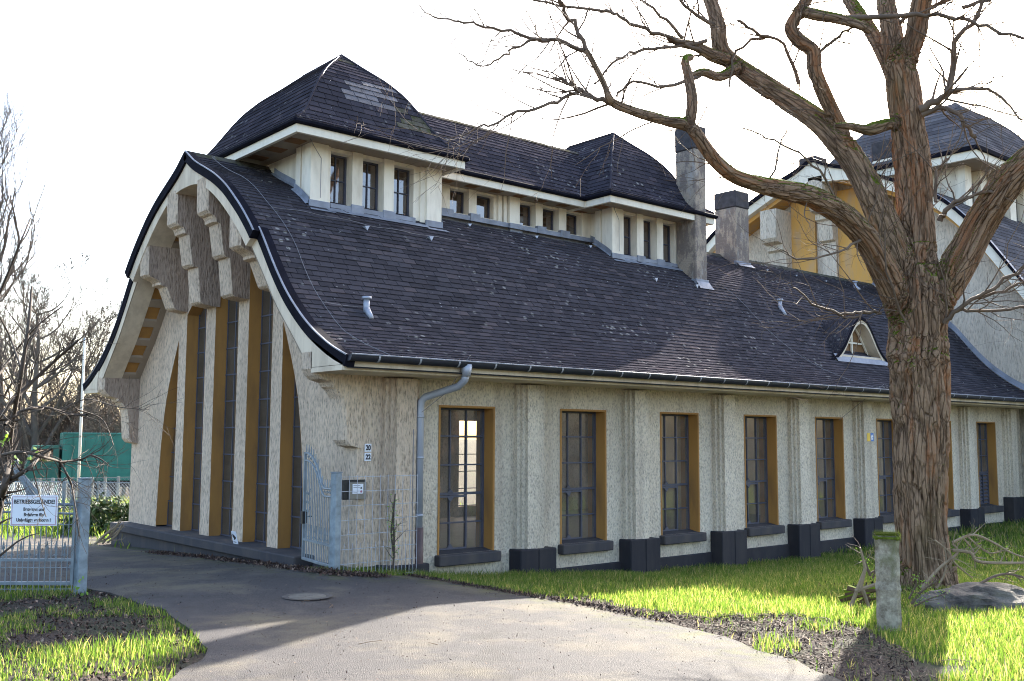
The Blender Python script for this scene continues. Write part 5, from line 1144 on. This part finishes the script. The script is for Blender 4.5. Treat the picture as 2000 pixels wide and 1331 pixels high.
# ------------------------------------------------------------------ background trees, truck, fences
def bg_tree(seed, h, r, spread, lv=4, dens=(4, 6), up=.10, name='bare_tree'):
    rnd = random.Random(seed); e = empty(name); tm = MB(); cm = MB()
    pts = []; p = Vector((0, 0, -.3)); d = Vector((0, 0, 1)); rs = []; n = 8; hh_ = h*.62
    for i in range(n+1): pts.append(p.copy()); rs.append(r*(1-.7*i/n)); d = (d+Vector((rnd.gauss(0, .09), rnd.gauss(0, .09), .2))).normalized(); p = p+d*hh_/n
    tm.tube(pts, rs, 8); to = tm.build('trunk', M['twig_far'], e, True)
    for i in range(2, n+1):
        for j in range(rnd.randint(2, 4)):
            a = rnd.uniform(0, 6.28); el = rnd.uniform(*spread); dd = Vector((math.cos(a)*math.cos(el), math.sin(a)*math.cos(el), math.sin(el)))
            grow(cm, pts[i], dd, h*rnd.uniform(.28, .42)*(1.15-.6*i/n), rs[i]*.6, lv, rnd, .22, dens, up, 5, .56, .006, (.35, .85))
    cm.build('crown', M['twig_far'], e); return e
protos = [bg_tree(1, 9, .13, (.2, 1.0), 4, (3, 5)), bg_tree(2, 8, .11, (.3, 1.1), 4, (3, 5)), bg_tree(3, 7, .09, (.4, 1.2), 4, (3, 5))]
pop = bg_tree(9, 22, .32, (.9, 1.3), 3, (5, 8), .18)
def place(o, px, d, s, rz, lbl, group):
    p = at(px, 860, d); o.location = (p[0], p[1], float(H(p[0], p[1]))); o.scale = (s, s, s); o.rotation_euler = (0, 0, rz); tag(o, lbl, 'tree', group)
spots = [(62, 44, 1.55, 'dark forked bare tree left of the flagpole, tallest over the truck'), (120, 46, 1.45, 'bare tree rising behind the flagpole and truck cab'), (215, 50, 1.3, 'bare tree beside the left eave of the hall'),
 (0, 47, 1.4, 'bare tree by the left picture edge before the poplars')]
used = set()
for i, (px, d, s, l) in enumerate(spots):
    j = i % 3
    o = protos[j] if j not in used else copy_tree(protos[j]); used.add(j); place(o, px, d, s, i*1.3, l, None)
rnd = random.Random(77)
for i in range(20):
    px = -60+i*17+rnd.uniform(-8, 8); d = rnd.uniform(44, 62); o = copy_tree(protos[i % 3]); place(o, px, d, rnd.uniform(.55, .9), rnd.uniform(0, 6), 'bare tree in the dense thicket behind the green truck', 'bare trees in the thicket behind the truck')
place(pop, -95, 44, 1.05, 0, 'tall slender bare poplar at the left picture edge', None)
p2 = copy_tree(pop); place(p2, -160, 50, 1.0, 2, 'second bare poplar, mostly outside the left edge', None)
# twiggy undergrowth behind the truck
um = MB(); rnd = random.Random(8)
for i in range(240):
    px = rnd.uniform(-80, 330); d = rnd.uniform(44, 58); p = at(px, 860, d); p[2] = float(H(p[0], p[1]))
    grow(um, p, (rnd.gauss(0, .3), rnd.gauss(0, .3), 1), rnd.uniform(2.0, 4.6), rnd.uniform(.02, .05), 2, rnd, .35, (4, 6), .05, 4, .5, .009)
tag(um.build('undergrowth', M['twig_far']), 'brown leafless undergrowth massed behind the green truck', 'undergrowth', kind='stuff')
# green truck facing left
TKD = 39.; tp = at(123, 860, TKD); tq = at(300, 860, TKD+1.5); ang = math.atan2(tq[1]-tp[1], tq[0]-tp[0]); gz = float(H(tp[0], tp[1]))
tk = empty('green_truck', (tp[0], tp[1], gz), 'green box truck parked beyond the fences, cab facing left', 'truck'); tk.rotation_euler = (0, 0, ang); hz = 1.80-gz
M['truckg'] = plain('green_tarpaulin', (.022, .165, .12), .5, 0, .25, 2, .003); M['truckd'] = plain('green_cab', (.010, .12, .085), .4, 0, .1, 2, 0); M['tyre'] = plain('tyre', (.02, .02, .02), .9)
MB().cbox(0, 6.4, 0, 2.4, .95, hz, .04).build('cargo_box', M['truckg'], tk)
mb = MB(); 
for i in range(6): mb.box(.35+i*1.1, .39+i*1.1, -.02, .0, .98, hz-.02)
mb.box(0, 6.4, -.025, 0, hz-.09, hz-.03); mb.build('rib', M['truckd'], tk)
mb = MB(); hc = hz-.5; mb.prism([(-.12, .55), (-.12, hc), (-1.0, hc-.02), (-1.25, hc-.75), (-1.32, .55)], 1, .15, 2.25); cb_ = mb.build('cab', M['truckd'], tk)
mb = MB(); mb.prism([(-.32, hc-.62), (-.32, hc-.12), (-.92, hc-.14), (-1.1, hc-.62)], 1, .14, .149); mb.build('side_window', M['glass_lantern'], cb_)
for x in (-.75, 1.6, 4.6, 5.5):
    mb = MB(); mb.tube([(x, .1, .48), (x, .4, .48)], .48, 20); wo = mb.build('wheel', M['tyre'], tk); mb = MB(); mb.tube([(x, .085, .48), (x, .1, .48)], .24, 16); mb.build('rim', M['galv'], wo)
MB().box(-.1, 6.3, .5, 1.9, .7, .94).build('chassis', M['black'], tk)
# white post-and-rail fence
M['wpost'] = plain('pale_concrete_post', (.27, .28, .26), .8)
def far_fence(name, A, B, d0, d1, n, h, lbl, chain, mat, pr):
    a = at(A, 860, d0); b = at(B, 860, d1); e = empty(name, (a[0], a[1], float(H(a[0], a[1]))), lbl, 'fence'); inv = Matrix.Translation(e.location).inverted(); P = []
    for i in range(n+1):
        p = a+(b-a)*i/n; z = float(H(p[0], p[1])); P.append((p[0], p[1], z)); m = MB(); m.tube([(p[0], p[1], z-.2), (p[0], p[1], z+h)], pr, 8); o = m.build('post', mat, e); o.matrix_parent_inverse = inv
    m = MB()
    for f_ in (1.0, .12): m.tube([(x, y, z+h*f_-.02) for x, y, z in P], .012, 4)
    o = m.build('rail', mat, e); o.matrix_parent_inverse = inv
    m = MB(); Lf = float(np.linalg.norm(b-a)); s = chain; k_ = int(Lf/s); v = (b-a)/Lf; hh_ = h*.97
    zz = lambda t: float(np.interp(t, np.linspace(0, Lf, n+1), [q[2] for q in P]))
    for i in range(-int(hh_/s), k_+1):
        for sg in (1, -1):
            t0, t1 = i*s, i*s+hh_; z0, z1 = (0, hh_) if sg > 0 else (hh_, 0)
            if t0 < 0: z0 += (z1-z0)*(-t0/hh_); t0 = 0
            if t1 > Lf: z1 = z0+(z1-z0)*(Lf-t0)/(t1-t0) if t1 > t0 else z1; t1 = Lf
            if t1 <= t0: continue
            p, q = a+v*t0, a+v*t1; m.tube([(p[0], p[1], zz(t0)+z0), (q[0], q[1], zz(t1)+z1)], .0035, 3, cap=False)
    o = m.build('mesh', M['galv'], e); o.matrix_parent_inverse = inv; return e
far_fence('post_fence', 30, 260, 31, 31, 9, 1.1, 'fence of pale concrete posts in front of the green truck', .12, M['wpost'], .05)
far_fence('chain_link_fence', 130, 330, 20, 19.5, 3, 1.0, 'chain link fence in front of the sunlit tall grass', .07, M['galv'], .022)
far_fence('chain_link_fence', -60, 128, 23, 20.2, 3, 1.0, 'chain link fence seen through the left gate bars', .09, M['galv'], .02)
e = empty('flagpole', tuple(ground(150, 1005)), 'thin white pole standing just left of the hall', 'pole'); b0 = Vector(e.location); dd = (RM.T@(np.array(b0)-CAM))[2]; tt = at(157, 662, dd)
mb = MB(); mb.tube([(0, 0, -.2), (0, 0, tt[2]-b0.z)], [.045, .035], 10); mb.build('shaft', M['white'], e, True); mb = MB(); mb.tube([(0, 0, tt[2]-b0.z), (0, 0, tt[2]-b0.z+.08)], [.05, .02], 8); mb.build('finial', M['galv'], e)
e = empty('tube_railing', tuple(ground(60, 1000)), 'slanted pale metal tubes beyond the left gate', 'railing'); mb = MB(); inv = Matrix.Translation(e.location).inverted()
for a, b in (((18, 905), (78, 985)), ((30, 900), (60, 975)), ((45, 930), (75, 965))): mb.tube([at(a[0], a[1], 15), at(b[0], b[1], 15)], .03, 8)
o = mb.build('tubes', M['galv'], e); o.matrix_parent_inverse = inv

# ------------------------------------------------------------------ grass, litter, debris
k = NT('grass'); g = k.n('ShaderNodeNewGeometry'); c_ = k.ramp(g.outputs['Random Per Island'], [(0, (.030, .065, .012)), (.45, (.075, .120, .022)), (.80, (.13, .165, .045)), (.90, (.25, .21, .10)), (1, (.32, .26, .14))])
k.col(c_); k.rough(.5); k.b.inputs['Specular IOR Level'].default_value = .3
tl = k.n('ShaderNodeBsdfTranslucent'); tc = k.mix(1.0, c_, (2.6, 2.7, 1.6), 'MULTIPLY'); k.l(tc, tl.inputs[0]); mx = k.n('ShaderNodeMixShader'); mx.inputs[0].default_value = .5; k.l(k.b.outputs[0], mx.inputs[1]); k.l(tl.outputs[0], mx.inputs[2]); k.l(mx.outputs[0], k.out.inputs[0]); M['grass'] = k.m
def blades(x, y, h, wd, lean=.35):
    n = len(x); z = H(x, y); a = rng.uniform(0, 2*np.pi, n); b = rng.uniform(0, 2*np.pi, n); hh_ = h*rng.uniform(.3, 1.35, n); ww = wd*rng.uniform(.7, 1.3, n); ln = hh_*lean*rng.uniform(.2, 1.6, n)
    cx_, sx_ = np.cos(a)*ww/2, np.sin(a)*ww/2; lx, ly = np.cos(b)*ln, np.sin(b)*ln
    V = np.zeros((n, 6, 3)); 
    V[:, 0] = np.stack([x-cx_, y-sx_, z-.01], -1); V[:, 1] = np.stack([x+cx_, y+sx_, z-.01], -1)
    V[:, 2] = np.stack([x+cx_*.8+lx*.35, y+sx_*.8+ly*.35, z+hh_*.55], -1); V[:, 3] = np.stack([x-cx_*.8+lx*.35, y-sx_*.8+ly*.35, z+hh_*.55], -1)
    V[:, 4] = np.stack([x+cx_*.12+lx, y+sx_*.12+ly, z+hh_], -1); V[:, 5] = np.stack([x-cx_*.12+lx, y-sx_*.12+ly, z+hh_], -1)
    i = np.arange(n)[:, None]*6; Fq = np.concatenate([i+np.array([0, 1, 2, 3]), i+np.array([3, 2, 4, 5])], 0); return V.reshape(-1, 3), Fq
def nz(x, y, s, seed): return np.array([noise.noise(Vector((a*s+seed, b*s, seed*.37))) for a, b in zip(x, y)])
roadP = [tuple(p) for p in ROAD]
mud_top = [ground(*p)[:2] for p in [(1040, 1168), (1150, 1171), (1300, 1204), (1380, 1214), (1450, 1208), (1550, 1205), (1640, 1218), (1700, 1236), (1760, 1275), (1830, 1330), (1950, 1450)]]
MUD = mud_top+[np.array(p) for p in reversed(er)]
def scatter(n, x0, x1, y0, y1):
    x = rng.uniform(x0, x1, n); y = rng.uniform(y0, y1, n); bld = (x > -.28) & (x < 17.6) & (y > -.06); rd = inpoly(roadP, x, y); m = ~(bld | rd); return x[m], y[m]
def lawn(n, x0, x1, y0, y1, h, wd, thr, seed, mudf=.06, patch=1.0):
    x, y = scatter(n, x0, x1, y0, y1); v = nz(x, y, 1.3, seed)+.5*nz(x, y, 4.1, seed+3); keep = v > thr
    inm = inpoly(MUD, x, y); keep &= ~(inm & (rng.random(len(x)) > mudf*.4+.5*(nz(x, y, 2.4, 9) > .30)))
    dt = np.hypot(x-4.85, y+4.25); keep &= dt > .36; x, y, v = x[keep], y[keep], v[keep]; hs = h*(1+.5*np.clip(v, -.4, .7)); return blades(x, y, hs, wd)
parts = [lawn(230000, -1.5, 9.5, -8.2, -.05, .072, .0065, -.55, 2), lawn(50000, 9.5, 20, -9, -.05, .11, .013, -.75, 4), lawn(60000, -6.5, -2.2, -5.5, 1.2, .045, .006, -.02, 6), lawn(14000, -5.5, -2.4, -5.5, -2.6, .07, .006, .12, 16)]
V = []; Fq = []; o_ = 0
for v, f in parts: V.append(v); Fq.append(f+o_); o_ += len(v)
tag(fast_mesh('grass', np.concatenate(V), np.concatenate(Fq), M['grass']), 'bright green lawn grass around the tree and along the hall', 'grass', kind='stuff')
x = np.concatenate([rng.uniform(-3, 3, 9000)]); 
a_ = ground(205, 1000); bx = at(215, 860, 21.5); x = bx[0]+rng.normal(0, 1.5, 16000); y = bx[1]+rng.normal(0, 1.3, 16000); v, f = blades(x, y, .42*np.exp(-((x-bx[0])**2+(y-bx[1])**2)/8)+.1, .02, .5)
p3 = at(20, 860, 22); x = p3[0]+rng.normal(0, 4, 26000); y = p3[1]+rng.normal(0, 3, 26000); m = ~inpoly(roadP, x, y); v2, f2 = blades(x[m], y[m], .16, .03, .5)
tag(fast_mesh('tall_grass', np.concatenate([v, v2]), np.concatenate([f, f2+len(v)]), M['grass']), 'tall sunlit grass beyond the driveway behind chain link', 'grass', kind='stuff')
# leaf litter, bark bits and twigs
k = NT('litter'); g = k.n('ShaderNodeNewGeometry'); k.col(k.ramp(g.outputs['Random Per Island'], [(0, (.018, .009, .007)), (.5, (.045, .023, .016)), (.86, (.085, .046, .032)), (1, (.30, .21, .15))])); k.rough(.85); M['litter'] = k.m
def bits(x, y, s0, s1, asp=(.3, 1), zoff=.0):
    n = len(x); z = H(x, y)+zoff; a = rng.uniform(0, 6.28, n); L = rng.uniform(s0, s1, n); W_ = L*rng.uniform(*asp, n); t = rng.normal(0, .55, n); t2 = rng.normal(0, .5, n)
    u = np.stack([np.cos(a)*np.cos(t), np.sin(a)*np.cos(t), np.sin(t)], -1)*L[:, None]/2; w_ = np.stack([-np.sin(a)*np.cos(t2), np.cos(a)*np.cos(t2), np.sin(t2)], -1)*W_[:, None]/2
    c = np.stack([x, y, z+.012+np.abs(u[:, 2])], -1); V = np.stack([c-u, c+w_-u*.1, c+u+np.array([0, 0, .006]), c-w_-u*.1], 1).reshape(-1, 3); return V, np.arange(n*4).reshape(n, 4)
def near(P, n, sd): 
    P = np.array(P); i = rng.integers(0, len(P)-1, n); t = rng.random(n)[:, None]; q = P[i]*(1-t)+P[i+1]*t+rng.normal(0, sd, (n, 2)); return q[:, 0], q[:, 1]
S = []
x, y = scatter(90000, -2, 5, -9, -1); m = inpoly(MUD, x, y); x, y = x[m][:26000], y[m][:26000]; S += [bits(x, y, .012, .045, (.1, .5))]
x, y = near(ef[7:], 5200, .07); m = ~((x > -.2) & (y > 0) & (x < 5)); S += [bits(x[m], y[m], .015, .05, (.2, .9), .02)]
x, y = scatter(30000, -6.5, -2.2, -5.5, .9); m = nz(x, y, 1.3, 6)+.5*nz(x, y, 4.1, 9) < .2; S += [bits(x[m][:15000], y[m][:15000], .010, .040, (.3, .9))]
x, y = near(er[:7], 3500, .05); S += [bits(x, y, .01, .04, (.2, .8), .02)]
x = rng.uniform(-6, 3, 9000); y = rng.uniform(-8, 3, 9000); m = inpoly(roadP, x, y); S += [bits(x[m], y[m], .006, .022, (.15, .6), .028)]
aa_ = rng.uniform(0, 6.28, 3500); rr_ = .4+np.abs(rng.normal(0, .35, 3500)); S += [bits(4.85+rr_*np.cos(aa_), -4.25+rr_*np.sin(aa_), .02, .08, (.1, .5))]
V = []; Fq = []; o_ = 0
for v, f in S: V.append(v); Fq.append(f+o_); o_ += len(v)
tag(fast_mesh('leaf_litter', np.concatenate(V), np.concatenate(Fq), M['litter']), 'brown leaves, bark bits and mulch along the driveway edges', 'leaf litter', kind='stuff')
tw = MB(); rnd = random.Random(31)
for i in range(766):
    if i < 750:
        j = rnd.randint(0, len(er)-4); t = rnd.random(); p = (er[j]*(1-t)+er[j+1]*t); q = mud_top[min(j, len(mud_top)-1)]; f_ = rnd.random(); p = p*(1-f_)+q*f_
    else: p = np.array((rnd.uniform(-4, 2), rnd.uniform(-7, 0)))
    a = rnd.uniform(0, 6.28); L = rnd.uniform(.05, .22); z = float(H(*p))+(.035 if i >= 750 else .02); tw.tube([(p[0], p[1], z), (p[0]+math.cos(a)*L*.5, p[1]+math.sin(a)*L*.5, z+rnd.uniform(0, .02)), (p[0]+math.cos(a+.3)*L, p[1]+math.sin(a+.3)*L, z+.004)], .002+.002*rnd.random(), 4)
tag(tw.build('fallen_twigs', M['twig']), 'short dead twigs strewn over the driveway edge', 'twigs', kind='stuff')
# dry stick heap by the bollard, split wood, fallen branches round the trunk
def gpt(px, py, dz=0, d=None):
    if d: return at(px, py, d)
    p = ground(px, py); return np.array([p[0], p[1], p[2]+dz])
e = empty('broken_stump', tuple(gpt(1680, 1175)), 'splintered brown stump pieces left of the bollard', 'stump'); inv = Matrix.Translation(e.location).inverted(); mb = MB()
for (a, b, r) in (((1650, 1160), (1730, 1150), 9), ((1640, 1172), (1700, 1160), 7), ((1665, 1185), (1712, 1168), 6), ((1655, 1150), (1700, 1170), 8), ((1690, 1160), (1702, 1205), 5)):
    d = 9.6; P = [at(a[0], a[1], d), at((a[0]+b[0])/2, (a[1]+b[1])/2-3, d-.05), at(b[0], b[1], d-.1)]; mb.tube(P, [r*d/F, r*d/F*.9, r*d/F*.4], 7)
o = mb.build('pieces', M['bark'], e); o.matrix_parent_inverse = inv
mb = MB(); e = empty('fallen_branch', tuple(gpt(1690, 1190)), 'short dead branch leaning left of the bollard', 'branch'); inv = Matrix.Translation(e.location).inverted()
for P_ in ([(1662, 1185), (1675, 1150), (1685, 1120)], [(1685, 1152), (1695, 1180), (1703, 1204)], [(1670, 1155), (1715, 1140), (1730, 1120)], [(1680, 1150), (1690, 1110), (1680, 1070)]): mb.tube([at(a, b, 9.2) for a, b in P_], [.02, .016, .008], 6)
o = mb.build('stick', M['twig_pale'], e); o.matrix_parent_inverse = inv
def spray(name, lines, d, lbl, leaves, mat, cat='branch', seed=1):
    rnd = random.Random(seed); e = empty(name, tuple(gpt(lines[0][0][0], 1150)), lbl, cat); inv = Matrix.Translation(e.location).inverted(); mb = MB(); lf = MB()
    for L_ in lines:
        P = catmull([(*at(a, b, d), r*d/F) for a, b, r in L_], 5); mb.tube([p[:3] for p in P], [p[3] for p in P], 6, cap=False)
        for j in range(2, len(P)-1):
            dr = Vector(P[j+1][:3]-P[j-1][:3]).normalized(); q = dr.orthogonal().normalized(); q.rotate(Matrix.Rotation(rnd.uniform(0, 6.28), 3, dr))
            if rnd.random() < .6: grow(mb, P[j][:3], dr*.7+q*.7, rnd.uniform(.06, .25), P[j][3]*.5, 1, rnd, .4, (1, 2), 0, 4, .6, .0016)
            if leaves:
                for _ in range(leaves):
                    c = Vector(P[j][:3])+Vector((rnd.gauss(0, .03), rnd.gauss(0, .03), rnd.gauss(.01, .03))); u = Vector((rnd.gauss(0, 1), rnd.gauss(0, 1), rnd.gauss(0, 1))).normalized(); v = u.orthogonal().normalized(); s = rnd.uniform(.008, .016)
                    lf.add([c-u*s, c+v*s*.5, c+u*s, c-v*s*.5], [(0, 1, 2, 3)])
    o = mb.build('stems', mat, e); o.matrix_parent_inverse = inv
    if leaves: o = lf.build('leaves', M['leaf'], e); o.matrix_parent_inverse = inv
    return e
spray('leafy_spray', [[(1860, 1060, 3), (1900, 1045, 2.6), (1940, 1060, 2.2), (1975, 1080, 1.8), (2020, 1095, 1.4)], [(1880, 1050, 2), (1900, 1075, 1.6), (1905, 1110, 1)], [(1890, 1048, 2), (1930, 1080, 1.5), (1970, 1072, 1)]], 10.4, 'thin leafy spray sticking out right of the trunk base', 3, M['twig_pale'], 'branch', 2)
spray('fallen_branch', [[(1800, 1150, 3.5), (1835, 1110, 3), (1870, 1080, 2.6), (1860, 1062, 2)], [(1860, 1075, 3.5), (1895, 1080, 3), (1915, 1098, 3), (2010, 1100, 2.4)], [(1825, 1055, 1.5), (1850, 1075, 1.6), (1865, 1100, 1.6), (1900, 1130, 1.2)], [(1830, 1150, 2), (1845, 1120, 2), (1848, 1090, 1.6), (1840, 1050, 1)]], 10.3, 'tangle of pale dead branches against the trunk base', 0, M['twig_pale'], 'branch', 3)
spray('fallen_branch', [[(1915, 1140, 3), (1945, 1125, 2.6), (1975, 1122, 2.4), (2020, 1135, 2)]], 9.6, 'curved dead branch lying above the boulder', 0, M['twig'], 'branch', 4)
spray('leafy_spray', [[(1700, 1125, 3), (1690, 1100, 2.4), (1682, 1075, 2)], [(1705, 1130, 2), (1715, 1095, 1.6), (1720, 1080, 1)], [(1700, 1120, 2), (1725, 1105, 1.6), (1740, 1095, 1)]], 9.8, 'small leafy shoot just left of the bollard', 3, M['twig'], 'branch', 5)
spray('leafy_spray', [[(1780, 1180, 3), (1800, 1155, 2.4), (1830, 1135, 2)], [(1775, 1170, 2), (1790, 1140, 1.6), (1785, 1125, 1)], [(1785, 1185, 2), (1815, 1170, 1.6), (1850, 1160, 1)]], 9.2, 'low grey-green shoots right of the bollard', 5, M['twig'], 'branch', 6)
spray('climbing_ivy', [[(768, 1110, 2), (770, 1060, 2), (768, 1010, 2), (772, 965, 1.4)], [(770, 1090, 2), (764, 1040, 1.6), (768, 1000, 1)]], 10.5, 'thin dark ivy climbing between mesh panel and corner pilaster', 7, M['twig_dark'], 'ivy', 7)
spray('dry_brush', [[(190, 1060, 3), (205, 1045, 3), (225, 1030, 2), (235, 1015, 1)], [(200, 1062, 2), (220, 1040, 2), (236, 1020, 1)], [(185, 1062, 2), (215, 1050, 2), (232, 1035, 1.4)], [(210, 1060, 2), (228, 1045, 2), (238, 1025, 1.4)]], 13.6, 'heap of dry pale brush at the far end of the gable', 0, M['twig_pale'], 'brushwood', 8)

k = NT('bush_leaf'); g = k.n('ShaderNodeNewGeometry'); k.col(k.ramp(g.outputs['Random Per Island'], [(0, (.02, .045, .012)), (.7, (.05, .09, .02)), (1, (.14, .18, .04))])); k.rough(.6); M['bush_leaf'] = k.m
def bush(px, d, rx, rz, n, lbl, seed):
    b = at(px, 860, d); z = float(H(b[0], b[1])); g_ = np.random.default_rng(seed); e = empty('evergreen_bush', (b[0], b[1], z), lbl, 'bush')
    q = g_.normal(0, 1, (n, 3)); q /= np.linalg.norm(q, axis=1)[:, None]; rr = g_.uniform(.55, 1.0, n)**.5*(1+.18*np.sin(q[:, 0]*7+q[:, 2]*5)+.12*np.sin(q[:, 1]*11)); q = q*rr[:, None]*np.array([rx, rx, rz]); q[:, 2] = np.abs(q[:, 2])
    u = g_.normal(0, 1, (n, 3)); u /= np.linalg.norm(u, axis=1)[:, None]; v = np.cross(u, g_.normal(0, 1, (n, 3))); v /= np.linalg.norm(v, axis=1)[:, None]; L = g_.uniform(.03, .07, n)[:, None]
    V = np.stack([q-u*L, q+v*L*.45, q+u*L, q-v*L*.45], 1).reshape(-1, 3); fast_mesh('foliage', V, np.arange(4*n).reshape(n, 4), M['bush_leaf'], e)
    m = MB(); rn = random.Random(seed)
    for i in range(9): m.tube([(0, 0, -.1), (rn.uniform(-.5, .5)*rx, rn.uniform(-.5, .5)*rx, rz*.7)], [.03, .01], 5)
    m.build('stems', M['twig_dark'], e)
bush(206, 19.2, .62, .62, 5200, 'low dark green bush between chain link and hall corner', 3)
bush(150, 20.5, .55, .5, 3600, 'low dark green bush seen just right of the left gate post', 4)
